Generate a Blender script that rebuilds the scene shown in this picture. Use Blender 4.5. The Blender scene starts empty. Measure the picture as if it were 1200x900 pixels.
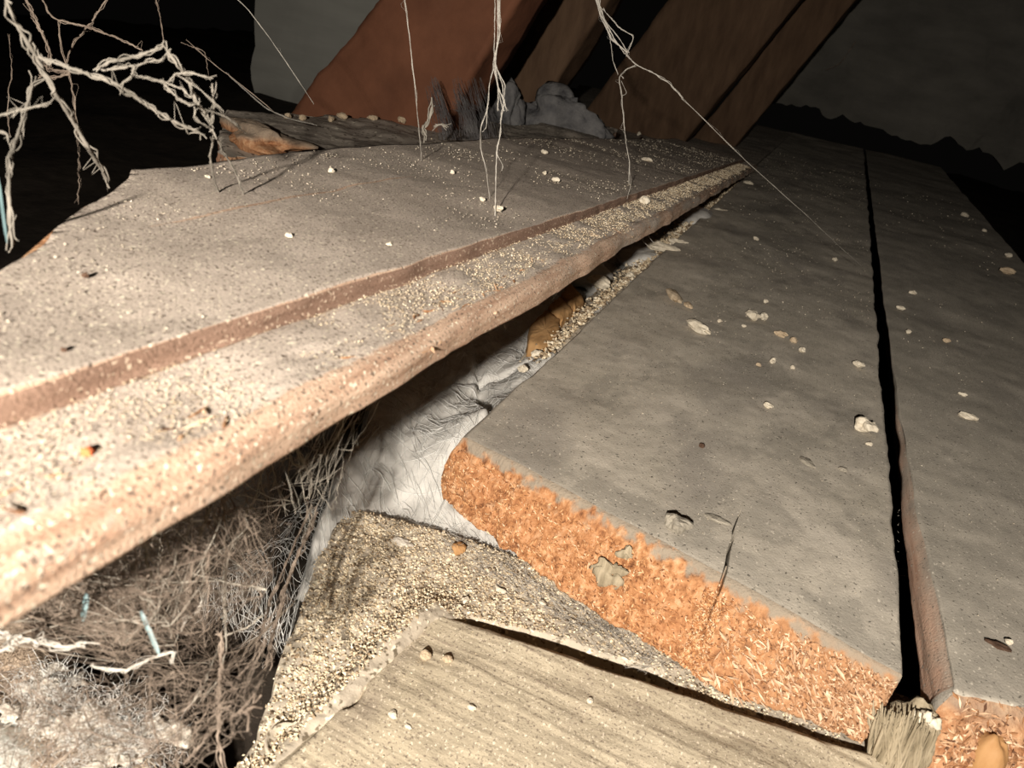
import bpy, math, random
import numpy as np
from mathutils import Matrix, Vector

# ------------------------------------------------------------------ camera
F = 867.0          # focal length in pixels of a 1200 px wide frame
H = 0.12           # lens height above the right-hand boards (metres)
def camdir(px, py): return np.array([px - 600.0, 450.0 - py, F])
_Y = camdir(1005, 88); _Y /= np.linalg.norm(_Y)
_Z = np.cross(_Y, camdir(5, -112)); _Z /= np.linalg.norm(_Z)
if _Z[1] < 0: _Z = -_Z
_X = -np.cross(_Y, _Z)
M = np.array([_X, _Y, _Z])          # camera axes (right, up, forward) -> world
CAM = np.array([0.0, 0.0, H])
right, up, fwd = M @ [1, 0, 0], M @ [0, 1, 0], M @ [0, 0, 1]
cam_data = bpy.data.cameras.new('camera')
cam = bpy.data.objects.new('camera', cam_data)
bpy.context.scene.collection.objects.link(cam)
mw = Matrix(((right[0], up[0], -fwd[0], 0), (right[1], up[1], -fwd[1], 0),
             (right[2], up[2], -fwd[2], H), (0, 0, 0, 1)))
cam.matrix_world = mw
cam_data.sensor_width = 36; cam_data.sensor_fit = 'HORIZONTAL'
cam_data.lens = F / 1200 * 36
cam_data.clip_start = 0.002; cam_data.clip_end = 20
cam_data.dof.use_dof = True
cam_data.dof.focus_distance = 0.27
cam_data.dof.aperture_fstop = 46
sc = bpy.context.scene
sc.camera = cam
# ------------------------------------------------------------------ world, light, exposure
wd = bpy.data.worlds.new('attic_dark'); sc.world = wd; wd.use_nodes = True
wd.node_tree.nodes['Background'].inputs[0].default_value = (1.0, 0.9, 0.8, 1)
wd.node_tree.nodes['Background'].inputs[1].default_value = 0.0015
ld = bpy.data.lights.new('torch', 'SPOT')
ld.energy = 11.0; ld.color = (1.0, 0.905, 0.80)
ld.spot_size = math.radians(112); ld.spot_blend = 0.9; ld.shadow_soft_size = 0.0035
lo = bpy.data.objects.new('torch', ld); sc.collection.objects.link(lo)
lo.location = (0.014, -0.150, 0.160)
aim = Vector((-0.10, 0.34, 0.0)) - Vector(lo.location)
lo.rotation_euler = aim.to_track_quat('-Z', 'Y').to_euler()
sc.view_settings.view_transform = 'Standard'; sc.view_settings.look = 'None'
sc.view_settings.gamma = 1; sc.view_settings.use_curve_mapping = False
sc.view_settings.exposure = 0.15

rng = np.random.default_rng(7)
random.seed(7)
# ------------------------------------------------------------------ maths helpers
def at(px, py, z=0.0):
    d = M @ camdir(px, py); return CAM + d * (z - H) / d[2]
def ray(px, py, depth):
    return CAM + (M @ camdir(px, py)) * depth / F
def _hash(i, j, k, seed):
    h = (i * 374761393 + j * 668265263 + k * 2147483647 + seed * 1274126177) & 0xffffffff
    h = ((h ^ (h >> 13)) * 1274126177) & 0xffffffff
    h = h ^ (h >> 16)
    return (h & 0xffff) / 32767.5 - 1.0
def vn(p, scale, seed=0):
    """value noise in [-1,1]; p (N,3), scale = size of a lump (scalar or 3)"""
    q = np.asarray(p, float) / np.asarray(scale, float)
    i = np.floor(q).astype(np.int64); f = q - i; f = f * f * (3 - 2 * f)
    r = 0
    for a in (0, 1):
        wa = f[:, 0] if a else 1 - f[:, 0]
        for b in (0, 1):
            wb = f[:, 1] if b else 1 - f[:, 1]
            for c in (0, 1):
                wc = f[:, 2] if c else 1 - f[:, 2]
                r = r + wa * wb * wc * _hash(i[:, 0] + a, i[:, 1] + b, i[:, 2] + c, seed)
    return r
def fbm(p, scale, seed=0, octs=4, g=0.5):
    r = 0; amp = 1.0; s = np.asarray(scale, float)
    for o in range(octs):
        r = r + amp * vn(p, s, seed + o * 17); amp *= g; s = s / 2.03
    return r
def sstep(a, b, x):
    t = np.clip((x - a) / (b - a), 0, 1); return t * t * (3 - 2 * t)

# ------------------------------------------------------------------ object helpers
COL = sc.collection
def tag(o, label=None, cat=None, group=None, kind=None):
    if label: o['label'] = label
    if cat: o['category'] = cat
    if group: o['group'] = group
    if kind: o['kind'] = kind
    return o
def mesh(name, v, f, mat, parent=None, smooth=True, attr=None):
    me = bpy.data.meshes.new(name)
    v = np.asarray(v, np.float32)
    if isinstance(f, np.ndarray) and f.ndim == 2:
        n, k = f.shape
        me.vertices.add(len(v)); me.vertices.foreach_set('co', v.ravel())
        me.loops.add(n * k); me.loops.foreach_set('vertex_index', f.astype(np.int32).ravel())
        me.polygons.add(n); me.polygons.foreach_set('loop_start', np.arange(0, n * k, k, dtype=np.int32))
        me.update(calc_edges=True)
    else:
        me.from_pydata(v.tolist(), [], [list(map(int, q)) for q in f]); me.update()
    me.polygons.foreach_set('use_smooth', np.full(len(me.polygons), smooth))
    if attr:
        for an, av in attr.items():
            a = me.attributes.new(an, 'FLOAT', 'POINT'); a.data.foreach_set('value', np.asarray(av, np.float32))
    me.materials.append(mat)
    o = bpy.data.objects.new(name, me); COL.objects.link(o)
    if parent is not None: o.parent = parent
    return o
def empty(name, loc, label, cat, group=None, kind=None):
    o = bpy.data.objects.new(name, None); COL.objects.link(o)
    o.empty_display_size = 0.01
    o.location = Vector([float(c) for c in loc])
    bpy.context.view_layer.update()
    return tag(o, label, cat, group, kind)
def put(root, child):
    """parent a mesh built in world coordinates without moving it"""
    child.parent = root
    child.matrix_parent_inverse = Matrix.Translation(-root.location)
    return child
def pmesh(root, name, v, f, mat, **k):
    return put(root, mesh(name, v, f, mat, **k))
def gridfaces(nu, nv, off=0):
    i = np.arange(nu - 1)[:, None]; j = np.arange(nv - 1)[None, :]
    a = (i * nv + j).ravel() + off
    return np.stack([a, a + nv, a + nv + 1, a + 1], 1)
def normals(v, f):
    n = np.zeros_like(v); q = v[f]
    fn = np.cross(q[:, 2] - q[:, 0], q[:, 3] - q[:, 1])
    for k in range(4): np.add.at(n, f[:, k], fn)
    return n / (np.linalg.norm(n, axis=1, keepdims=True) + 1e-20)

# ------------------------------------------------------------------ materials
def newmat(name):
    m = bpy.data.materials.new(name); m.use_nodes = True
    nt = m.node_tree; b = nt.nodes['Principled BSDF']
    b.inputs['Roughness'].default_value = 0.9
    b.inputs['Specular IOR Level'].default_value = 0.15
    return m, nt, b
def N(nt, t, **k):
    n = nt.nodes.new(t)
    for a, v in k.items():
        if a.startswith('i_'): n.inputs[a[2:].replace('_', ' ')].default_value = v
        else: setattr(n, a, v)
    return n
def coords(nt, sc_=(1, 1, 1), rot=(0, 0, 0)):
    g = N(nt, 'ShaderNodeNewGeometry'); mp = N(nt, 'ShaderNodeMapping')
    mp.inputs['Scale'].default_value = sc_; mp.inputs['Rotation'].default_value = rot
    nt.links.new(g.outputs['Position'], mp.inputs[0]); return mp.outputs[0]
def noise(nt, co, scale, detail=4, rough=0.55):
    n = N(nt, 'ShaderNodeTexNoise'); n.inputs['Scale'].default_value = scale
    n.inputs['Detail'].default_value = detail; n.inputs['Roughness'].default_value = rough
    nt.links.new(co, n.inputs['Vector']); return n.outputs['Fac']
def ramp(nt, fac, stops):
    r = N(nt, 'ShaderNodeValToRGB'); e = r.color_ramp.elements
    while len(e) < len(stops): e.new(0.5)
    for x, (p, c) in zip(e, stops):
        x.position = p; x.color = (*c, 1) if len(c) == 3 else c
    nt.links.new(fac, r.inputs[0]); return r.outputs[0]
def mix(nt, fac, a, b):
    m = N(nt, 'ShaderNodeMix', data_type='RGBA')
    for s, v in ((m.inputs[0], fac), (m.inputs[6], a), (m.inputs[7], b)):
        if isinstance(v, (int, float)): s.default_value = v
        elif isinstance(v, tuple): s.default_value = (*v, 1)
        else: nt.links.new(v, s)
    return m.outputs[2]
def bump(nt, b, h, dist, strength=1.0, prev=None):
    n = N(nt, 'ShaderNodeBump'); n.inputs['Distance'].default_value = dist; n.inputs['Strength'].default_value = strength
    nt.links.new(h, n.inputs['Height'])
    if prev is not None: nt.links.new(prev, n.inputs['Normal'])
    nt.links.new(n.outputs[0], b.inputs['Normal']); return n.outputs[0]
def attr(nt, name):
    a = N(nt, 'ShaderNodeAttribute', attribute_name=name); return a.outputs['Fac']
BLK, WHT = (0, 0, 0), (1, 1, 1)

def dusty(name, dust_a, dust_b, wood_a, wood_b, grain=(1, .06, 1), speck=900, dark=(.09, .07, .05), light=(.75, .68, .55),
          cover=0.5, sdark=(.355, .40), slight=(.63, .67), stain=None, damp=None):
    """wood under dust: 'bare' attribute (0 dust .. 1 wood) and fine specks"""
    m, nt, b = newmat(name)
    co = coords(nt); cg = coords(nt, grain)
    big = noise(nt, co, 28, 5); mid = noise(nt, co, 150, 4)
    dust = mix(nt, ramp(nt, big, [(.3, BLK), (.7, WHT)]), dust_a, dust_b)
    dust = mix(nt, ramp(nt, mid, [(.35, (.0, .0, .0)), (.7, (.5, .5, .5))]), dust, tuple(c * .72 for c in dust_a))
    gr = noise(nt, cg, 480, 6, .6)
    wood = ramp(nt, gr, [(.3, wood_a), (.7, wood_b)])
    edge = noise(nt, co, 400, 4, .7)
    mth = N(nt, 'ShaderNodeMath', operation='ADD'); nt.links.new(attr(nt, 'bare'), mth.inputs[0])
    m2 = N(nt, 'ShaderNodeMath', operation='MULTIPLY_ADD'); nt.links.new(edge, m2.inputs[0])
    m2.inputs[1].default_value = 0.9; m2.inputs[2].default_value = -0.45
    nt.links.new(m2.outputs[0], mth.inputs[1])
    fac = ramp(nt, mth.outputs[0], [(cover - .12, BLK), (cover + .12, WHT)])
    col = mix(nt, fac, dust, wood)
    if stain:
        st = noise(nt, coords(nt, (1, .5, 1), (0, 0, .4)), stain[0], 3, .5)
        col = mix(nt, ramp(nt, st, [(stain[1], BLK), (stain[1] + .12, WHT)]), col, stain[2])
    if damp: col = mix(nt, attr(nt, 'pale'), col, damp)
    sp = noise(nt, co, speck, 2, .5)
    col = mix(nt, ramp(nt, sp, [(sdark[0], WHT), (sdark[1], BLK)]), col, dark)
    sp2 = noise(nt, coords(nt, (1.1, .9, 1), (.3, .2, 1)), speck * .8, 2, .5)
    col = mix(nt, ramp(nt, sp2, [(slight[0], BLK), (slight[1], WHT)]), col, light)
    nt.links.new(col, b.inputs['Base Color'])
    fb = noise(nt, co, speck * 1.2, 3, .65)
    p = bump(nt, b, fb, .0003, .6)
    bump(nt, b, gr, .0003, .5, p)
    return m

M_raised = dusty('dust_raised_board', (.50, .425, .355), (.62, .535, .455), (.40, .25, .17), (.68, .50, .37), (1, .04, 1), 1900, (.12, .09, .07), (.85, .78, .62))
M_riser = dusty('bare_step_wood_shaded', (.46, .37, .29), (.52, .44, .35), (.20, .125, .09), (.34, .225, .165), (1, .05, 1), 1900, (.16, .10, .07), (.60, .48, .36))  # bare wood, its colour lowered to stand in for shade on the step
M_grey = dusty('dust_grey_board', (.46, .42, .345), (.57, .52, .44), (.50, .30, .21), (.66, .48, .36), (1, .06, 1), 1100, (.13, .12, .10), (.60, .55, .46),
               sdark=(.31, .35), slight=(.66, .70), stain=(26, .52, (.34, .31, .265)), damp=(.31, .285, .24))
M_lower = dusty('dust_lower_board', (.42, .36, .26), (.52, .45, .33), (.20, .16, .12), (.40, .33, .25), (.05, 1, 1), 1500, (.22, .18, .135), (.66, .58, .45), stain=(34, .58, (.30, .25, .19)))
M_frassbed = dusty('wood_dust_bed', (.44, .385, .30), (.54, .475, .38), (.30, .24, .17), (.40, .34, .25), (1, 1, 1), 600, (.16, .13, .09), (.85, .78, .60),
                   sdark=(.34, .42), slight=(.60, .68))
M_far = dusty('dust_far_board', (.34, .30, .25), (.42, .37, .31), (.30, .15, .09), (.42, .25, .16), (1, .1, 1), 300, (.12, .10, .08), (.6, .55, .45))

def rotten(name, cols, pits=(.10, .04, .02), rub=(.25, .225, .18), brown=None):
    m, nt, b = newmat(name)
    co = coords(nt); big = noise(nt, co, 60, 4); fine = noise(nt, coords(nt, (1, 1, .55), (0, .5, 0)), 420, 4, .65)
    c = ramp(nt, fine, [(.30, pits), (.40, cols[0]), (.52, cols[1]), (.68, cols[2])])
    c = mix(nt, ramp(nt, big, [(.35, BLK), (.75, (.6, .6, .6))]), c, cols[3])
    if brown:
        sx_ = N(nt, 'ShaderNodeSeparateXYZ'); nt.links.new(coords(nt), sx_.inputs[0])
        mr = N(nt, 'ShaderNodeMapRange'); mr.inputs[1].default_value = brown[0]; mr.inputs[2].default_value = brown[1]
        mr.inputs[3].default_value = 0; mr.inputs[4].default_value = .75; nt.links.new(sx_.outputs[0], mr.inputs[0])
        c = mix(nt, mr.outputs[0], c, brown[2])
    c = mix(nt, attr(nt, 'pale'), c, rub)
    nt.links.new(c, b.inputs['Base Color'])
    p = bump(nt, b, fine, .0009, 1.0); bump(nt, b, noise(nt, co, 1500, 3), .0003, .8, p)
    return m
M_rot = rotten('rotten_orange_wood', [(.27, .12, .05), (.44, .225, .105), (.60, .38, .225), (.36, .165, .075)], brown=(.0, .05, (.34, .19, .10)))
M_rotb = rotten('rotten_brown_wood', [(.28, .13, .06), (.42, .23, .12), (.56, .36, .21), (.30, .14, .07)])

def plain(name, a, b_, scale, stretch=(1, 1, 1), bd=.0005, rough=.9, sub=0, rot=(0, 0, 0), trans=0, spec=.15):
    m, nt, b = newmat(name)
    n = noise(nt, coords(nt, stretch, rot), scale, 5, .6)
    nt.links.new(ramp(nt, n, [(.3, a), (.7, b_)]), b.inputs['Base Color'])
    if bd: bump(nt, b, n, bd, .8)
    b.inputs['Roughness'].default_value = rough; b.inputs['Specular IOR Level'].default_value = spec
    if sub:
        b.inputs['Subsurface Weight'].default_value = sub; b.inputs['Subsurface Radius'].default_value = (.004, .004, .004)
        b.inputs['Subsurface Scale'].default_value = 1
    if trans: b.inputs['Transmission Weight'].default_value = trans
    return m
def toned(name, stops, rough=.9):
    """colour by the per-grain attribute 'tone'"""
    m, nt, b = newmat(name)
    nt.links.new(ramp(nt, attr(nt, 'tone'), stops), b.inputs['Base Color']); b.inputs['Roughness'].default_value = rough
    return m
M_grit = toned('pale_frass_grains', [(0, (.10, .07, .045)), (.14, (.30, .22, .14)), (.4, (.56, .45, .30)), (.75, (.74, .64, .46)), (1, (.86, .78, .62))])
M_gritg = toned('grey_dust_grains', [(0, (.07, .06, .05)), (.3, (.26, .22, .17)), (.6, (.46, .40, .31)), (1, (.74, .68, .55))])
M_flake = toned('orange_wood_flakes', [(0, (.14, .06, .028)), (.3, (.34, .15, .062)), (.65, (.50, .26, .115)), (.88, (.62, .39, .21)), (1, (.72, .54, .36))])
M_flakeb = toned('brown_wood_flakes', [(0, (.10, .05, .03)), (.3, (.30, .15, .07)), (.7, (.48, .30, .18)), (1, (.76, .58, .40))])
M_flakep = toned('pale_long_flakes', [(0, (.40, .22, .12)), (1, (.70, .52, .36))])
M_crumb = plain('pale_crumb', (.50, .44, .34), (.74, .68, .55), 500, bd=.0006)
M_tan = plain('tan_crumb', (.38, .29, .19), (.58, .47, .33), 500, bd=.0006)
M_dark = plain('dark_fleck', (.05, .03, .02), (.10, .06, .04), 500, bd=.0003)
M_lump = plain('grey_wool_lump', (.10, .10, .105), (.22, .215, .21), 90, bd=.004)
M_chip = plain('wood_chip', (.34, .26, .17), (.62, .52, .38), 300, (1, .3, 1), .0006)
M_clod = plain('grey_clod', (.20, .18, .145), (.36, .33, .27), 600, bd=.0006)
M_wool = plain('glass_wool', (.46, .45, .42), (.66, .65, .61), 120, (.25, 1, 1), .0007, .6, .3, (0, 0, .75))
M_fibre = plain('glass_fibre', (.66, .66, .63), (.80, .80, .77), 50, bd=0, rough=.45, spec=.5)
M_web = plain('cobweb_silk', (.26, .235, .195), (.42, .39, .33), 150, bd=0, rough=.75)
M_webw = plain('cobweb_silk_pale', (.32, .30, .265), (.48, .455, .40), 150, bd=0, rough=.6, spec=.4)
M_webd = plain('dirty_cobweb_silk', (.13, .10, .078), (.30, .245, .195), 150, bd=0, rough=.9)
M_webn = plain('near_cobweb_silk', (.13, .12, .10), (.30, .275, .235), 220, bd=0, rough=.8)
M_curt2 = plain('grey_web_fuzz', (.30, .28, .25), (.46, .44, .40), 90, bd=0)
M_curt = plain('grey_web_curtain', (.13, .12, .12), (.24, .23, .225), 90, bd=0)
M_rafter = plain('red_brown_rafter', (.12, .050, .028), (.20, .084, .046), 22, (1, 1, 1), .002, .8)
M_rafterb = plain('tan_brown_rafter', (.075, .044, .026), (.135, .083, .05), 26, (3, 1, .8), .002, .8, rot=(0, .65, 0))
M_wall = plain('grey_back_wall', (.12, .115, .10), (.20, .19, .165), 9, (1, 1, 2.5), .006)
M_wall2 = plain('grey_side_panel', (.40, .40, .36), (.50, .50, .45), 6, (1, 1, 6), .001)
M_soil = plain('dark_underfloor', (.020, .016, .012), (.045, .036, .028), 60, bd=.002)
M_heap = plain('fluffy_debris', (.30, .22, .16), (.50, .41, .31), 130, bd=.0015)
M_heapf = plain('pale_brown_fibre', (.34, .26, .19), (.56, .47, .36), 150, bd=0, rough=.9)
M_fluff = plain('white_fluff', (.46, .41, .34), (.72, .67, .58), 350, bd=.0015, sub=.3)
M_amber = plain('amber_wood', (.32, .165, .065), (.46, .28, .13), 120, (1, 1, .3), .0008, .6)
M_choc = plain('ochre_rotten_block', (.30, .165, .065), (.50, .31, .145), 130, (1, .5, .5), .0012)
M_stub = plain('grey_green_splinters', (.17, .14, .09), (.40, .34, .24), 500, (1, 1, .12), .0008)
M_resin = plain('bright_orange_bit', (.55, .13, .05), (.65, .2, .08), 300, bd=.0003)
M_glint = plain('pale_blue_glint', (.09, .15, .155), (.15, .23, .24), 200, bd=0, rough=.5, spec=.4)  # shine of web strands given as a body colour
M_purlin = plain('dark_brown_rafter', (.07, .04, .025), (.11, .07, .04), 26, (3, 1, .8), .002, .8, rot=(0, .65, 0))

# ------------------------------------------------------------------ shape builders
def slab(root, corners, thick, rings, ns, nt_, disp, mats, names, tdense=None, s_extra=(), under=0.0, front_n=1.0):
    """board from a near-left, near-right, far-right, far-left quad of its top; rings = [(outward, drop)].
    The near side's rings become their own mesh (the cut end)."""
    A, B, Cc, D = [np.array(c, float) for c in corners]
    s = np.unique(np.concatenate([np.linspace(0, 1, ns), np.array(s_extra, float)])); ns = len(s)
    t = np.linspace(0, 1, nt_) if tdense is None else tdense(nt_)
    S, T = np.meshgrid(s, t, indexing='ij')
    P = (A[None, None] * (1 - S)[..., None] + B * S[..., None]) * (1 - T)[..., None] + (D * (1 - S)[..., None] + Cc * S[..., None]) * T[..., None]
    top = P.reshape(-1, 3); idx = np.arange(ns * nt_).reshape(ns, nt_)
    f_top = gridfaces(ns, nt_)
    loop = np.concatenate([idx[:, 0], idx[-1, 1:], idx[::-1, -1][1:], idx[0, ::-1][1:-1]])
    near = np.arange(ns)
    L = top[loop]; n = len(loop)
    tg = np.roll(L, -1, 0) - np.roll(L, 1, 0); out = np.stack([tg[:, 1], -tg[:, 0], 0 * tg[:, 0]], 1)
    out /= np.linalg.norm(out, axis=1, keepdims=True)
    verts = [top]; bare = [np.zeros(len(top))]; faces = []
    prev = loop; base = len(top); kind = [np.zeros(len(top))]
    m = len(rings)
    for ri, (o_, d_) in enumerate(rings):
        ring = L + out * o_; ring[:, 2] -= d_
        verts.append(ring); kind.append(np.full(n, (ri + 1) / m))
        cur = np.arange(base, base + n)
        faces.append(np.stack([prev, cur, np.roll(cur, -1), np.roll(prev, -1)], 1))
        prev = cur; base += n
    V = np.concatenate(verts); K = np.concatenate(kind)
    FF = np.concatenate([f_top] + faces)
    V[:, 2] += 0
    nr = normals(V, FF)
    if nr[idx[ns // 2, nt_ // 2], 2] < 0: nr = -nr
    V, bare, pale = disp(V, nr, K)
    is_front = np.zeros(len(FF), bool); o0 = len(f_top)
    cut_from = [i for i, (o_, d_) in enumerate(rings) if d_ > rings[0][1] + 1e-6][0]
    for ri in range(m):
        st = o0 + ri * n
        if ri >= cut_from: is_front[st:st + ns - 1] = True
    def sub(mask):
        f = FF[mask]; u, inv = np.unique(f, return_inverse=True)
        return V[u], inv.reshape(f.shape), {'bare': bare[u], 'pale': pale[u]}
    v1, f1, a1 = sub(~is_front)
    o1 = pmesh(root, names[0], v1, f1, mats[0], attr=a1)
    o2 = None
    if names[1]:
        v2, f2, a2 = sub(is_front); o2 = pmesh(root, names[1], v2, f2, mats[1], attr=a2)
    return o1, o2, V, FF, is_front
def roundrings(r, thick, nr=5, nv=14, inset=0.0):
    R_ = [(r * math.sin(a), r * (1 - math.cos(a))) for a in np.linspace(0, math.pi / 2, nr + 1)[1:]]
    R_ += [(r, d) for d in np.linspace(r, thick, nv)[1:]]
    R_ += [(r - .004, thick), (r - .02, thick)]
    return R_
def geo(y0, y1):
    def f(n):
        y = np.geomspace(y0, y1, n); return (y - y[0]) / (y[-1] - y[0])
    return f

OCT = np.array([[1, 0, 0], [-1, 0, 0], [0, 1, 0], [0, -1, 0], [0, 0, 1], [0, 0, -1]], float)
OCF = np.array([[0, 2, 4], [2, 1, 4], [1, 3, 4], [3, 0, 4], [2, 0, 5], [1, 2, 5], [3, 1, 5], [0, 3, 5]])
def grains(name, pts, size, mat, label, cat='wood dust', flat=.7, tone=None, root=None, seed=3):
    g = np.random.default_rng(seed); n = len(pts)
    size = np.broadcast_to(size, n)
    sh = OCT[None] * (size[:, None, None] * .5) * g.uniform(.55, 1.35, (n, 6, 1))
    ax = g.normal(size=(n, 3)); ax /= np.linalg.norm(ax, axis=1, keepdims=True)
    b = np.cross(ax, g.normal(size=(n, 3))); b /= np.linalg.norm(b, axis=1, keepdims=True); c = np.cross(ax, b)
    el = g.uniform(.8, 1.6, (n, 1, 1))
    R_ = np.stack([ax * el[:, 0], b, c], 1)
    v = sh @ R_; v[..., 2] *= flat
    v = v + pts[:, None, :] + np.array([0, 0, 1]) * (size[:, None, None] * .22)
    f = (OCF[None] + (np.arange(n) * 6)[:, None, None]).reshape(-1, 3)
    tn = g.uniform(0, 1, n) if tone is None else tone
    o = mesh(name, v.reshape(-1, 3), f, mat, smooth=False, attr={'tone': np.repeat(tn, 6)})
    if root is not None:
        put(root, o); o['kind'] = 'stuff'
    else: tag(o, label, cat, kind='stuff')
    return o
def flakes(root, name, pts, nrm, ln, wd_, mat, seed=5, along=None, spread=.5):
    g = np.random.default_rng(seed); n = len(pts)
    d = g.normal(size=(n, 3)) if along is None else np.asarray(along)[None] + g.normal(size=(n, 3)) * spread
    d -= nrm * np.sum(d * nrm, 1, keepdims=True) * .75; d /= np.linalg.norm(d, axis=1, keepdims=True)
    w = np.cross(d, nrm + g.normal(size=(n, 3)) * .35); w /= np.linalg.norm(w, axis=1, keepdims=True)
    u = np.cross(w, d)
    l = ln * g.uniform(.4, 1.5, (n, 1)); ww = wd_ * g.uniform(.4, 1.4, (n, 1)); th = wd_ * .25
    p = pts + nrm * th
    v = np.stack([p - d * l / 2, p + w * ww / 2 - d * l * .1, p - w * ww / 2 + d * l * .1, p + d * l / 2, p + u * th * 2, p - u * th], 1)
    f0 = np.array([[0, 1, 4], [1, 3, 4], [3, 2, 4], [2, 0, 4], [1, 0, 5], [3, 1, 5], [2, 3, 5], [0, 2, 5]])
    f = (f0[None] + (np.arange(n) * 6)[:, None, None]).reshape(-1, 3)
    o = mesh(name, v.reshape(-1, 3), f, mat, smooth=False, attr={'tone': np.repeat(g.uniform(0, 1, n), 6)})
    put(root, o); o['kind'] = 'stuff'; return o

# strands
def tubes(paths, sides=4):
    """paths: list of (pts (k,3), radii (k,)) -> verts, quads"""
    V, Fq, off = [], [], 0
    for P, R_ in paths:
        P = np.asarray(P, float); k = len(P); R_ = np.broadcast_to(R_, k)
        T = np.gradient(P, axis=0); T /= np.linalg.norm(T, axis=1, keepdims=True) + 1e-12
        ref = np.array([.31, .52, .79]); a = np.cross(T, ref); a /= np.linalg.norm(a, axis=1, keepdims=True) + 1e-12
        b = np.cross(T, a)
        th = np.arange(sides) * 2 * math.pi / sides
        ring = P[:, None] + (a[:, None] * np.cos(th)[None, :, None] + b[:, None] * np.sin(th)[None, :, None]) * R_[:, None, None]
        V.append(ring.reshape(-1, 3))
        i = np.arange(k - 1)[:, None] * sides; j = np.arange(sides)[None, :]; j2 = (j + 1) % sides
        Fq.append(np.stack([i + j, i + j2, i + sides + j2, i + sides + j], -1).reshape(-1, 4) + off)
        off += k * sides
    return np.concatenate(V), np.concatenate(Fq)
def wig(P0, P1, n, amp, sag=0.0, g=rng):
    t = np.linspace(0, 1, n)[:, None]
    P = np.asarray(P0) * (1 - t) + np.asarray(P1) * t
    w = np.cumsum(g.normal(size=(n, 3)), 0); w -= w[0] + (w[-1] - w[0]) * t
    P = P + w * amp / math.sqrt(n)
    P[:, 2] -= sag * 4 * (t * (1 - t))[:, 0]
    return P
def resample(P, n):
    P = np.asarray(P, float); d = np.r_[0, np.cumsum(np.linalg.norm(np.diff(P, axis=0), axis=1))]
    x = np.linspace(0, d[-1], n)
    return np.stack([np.interp(x, d, P[:, k]) for k in range(3)], 1)
def silk(pxs, r, n=None, amp=.0006, g=rng, lump=.35):
    amp = amp * .25; r = r * .85; lump = lump * .5
    """pxs = [(px, py, depth)...] -> wiggly strand with dust lumps on it"""
    P = np.array([ray(*q) for q in pxs]); n = n or max(8, 10 * len(pxs))
    Q = resample(P, n)
    for _ in range(2): Q[1:-1] = (Q[:-2] + 2 * Q[1:-1] + Q[2:]) / 4
    Q[1:-1] += g.normal(size=(n - 2, 3)) * amp * .35
    R_ = r * (1 + lump * g.normal(size=n)).clip(.45, 2.2)
    return Q, R_

# ================================================================== SETTING
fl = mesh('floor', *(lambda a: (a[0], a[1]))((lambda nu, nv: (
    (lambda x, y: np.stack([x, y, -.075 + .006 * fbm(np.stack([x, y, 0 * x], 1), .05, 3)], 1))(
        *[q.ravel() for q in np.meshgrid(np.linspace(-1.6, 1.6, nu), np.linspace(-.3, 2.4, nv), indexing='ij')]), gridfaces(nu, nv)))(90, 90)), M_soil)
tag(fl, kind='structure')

def wall(name, P00, P10, P11, P01, mat, amp, rough_bottom=0, nu=80, nv=40, thick=.03, rough_left=0):
    P00, P10, P11, P01 = [np.array(p, float) for p in (P00, P10, P11, P01)]
    U, Vv = np.meshgrid(np.linspace(0, 1, nu), np.linspace(0, 1, nv), indexing='ij')
    P = (P00 * (1 - U)[..., None] + P10 * U[..., None]) * (1 - Vv)[..., None] + (P01 * (1 - U)[..., None] + P11 * U[..., None]) * Vv[..., None]
    P = P.reshape(-1, 3); nrm = np.cross(P10 - P00, P01 - P00); nrm /= np.linalg.norm(nrm)
    P = P + nrm * (amp * fbm(P, .12, 5, 5))[:, None]
    u, v_ = U.ravel(), Vv.ravel()
    if rough_bottom: P[:, 2] += rough_bottom * fbm(np.stack([P[:, 0], 0 * u, 0 * u], 1), .05, 9, 5) * (1 - v_) ** 4
    if rough_left: P[:, 0] += rough_left * fbm(np.stack([P[:, 2], 0 * u, 0 * u], 1), .08, 9, 4) * (1 - u) ** 3
    n = len(P); f = gridfaces(nu, nv)
    Pb = P - nrm * thick * (1 if nrm[1] < 0 else -1)
    idx = np.arange(n).reshape(nu, nv)
    loop = np.concatenate([idx[:, 0], idx[-1, 1:], idx[::-1, -1][1:], idx[0, ::-1][1:-1]])
    side = np.stack([loop, np.roll(loop, -1), np.roll(loop, -1) + n, loop + n], 1)
    o = mesh(name, np.concatenate([P, Pb]), np.concatenate([f, f[:, ::-1] + n, side]), mat, smooth=False)
    return tag(o, kind='structure')
# rough grey wall at the back right, its lower edge ragged above the boards
def onY(px, py, y):
    d = M @ camdir(px, py); return CAM + d * (y - CAM[1]) / d[1]
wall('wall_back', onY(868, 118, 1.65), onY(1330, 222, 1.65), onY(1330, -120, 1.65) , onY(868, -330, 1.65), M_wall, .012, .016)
wall('wall_left', onY(288, 240, 1.0), onY(560, 240, 1.0), onY(560, -160, 1.0), onY(300, -160, 1.0), M_wall2, .002, 0, 30, 30, .02, .01)

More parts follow.
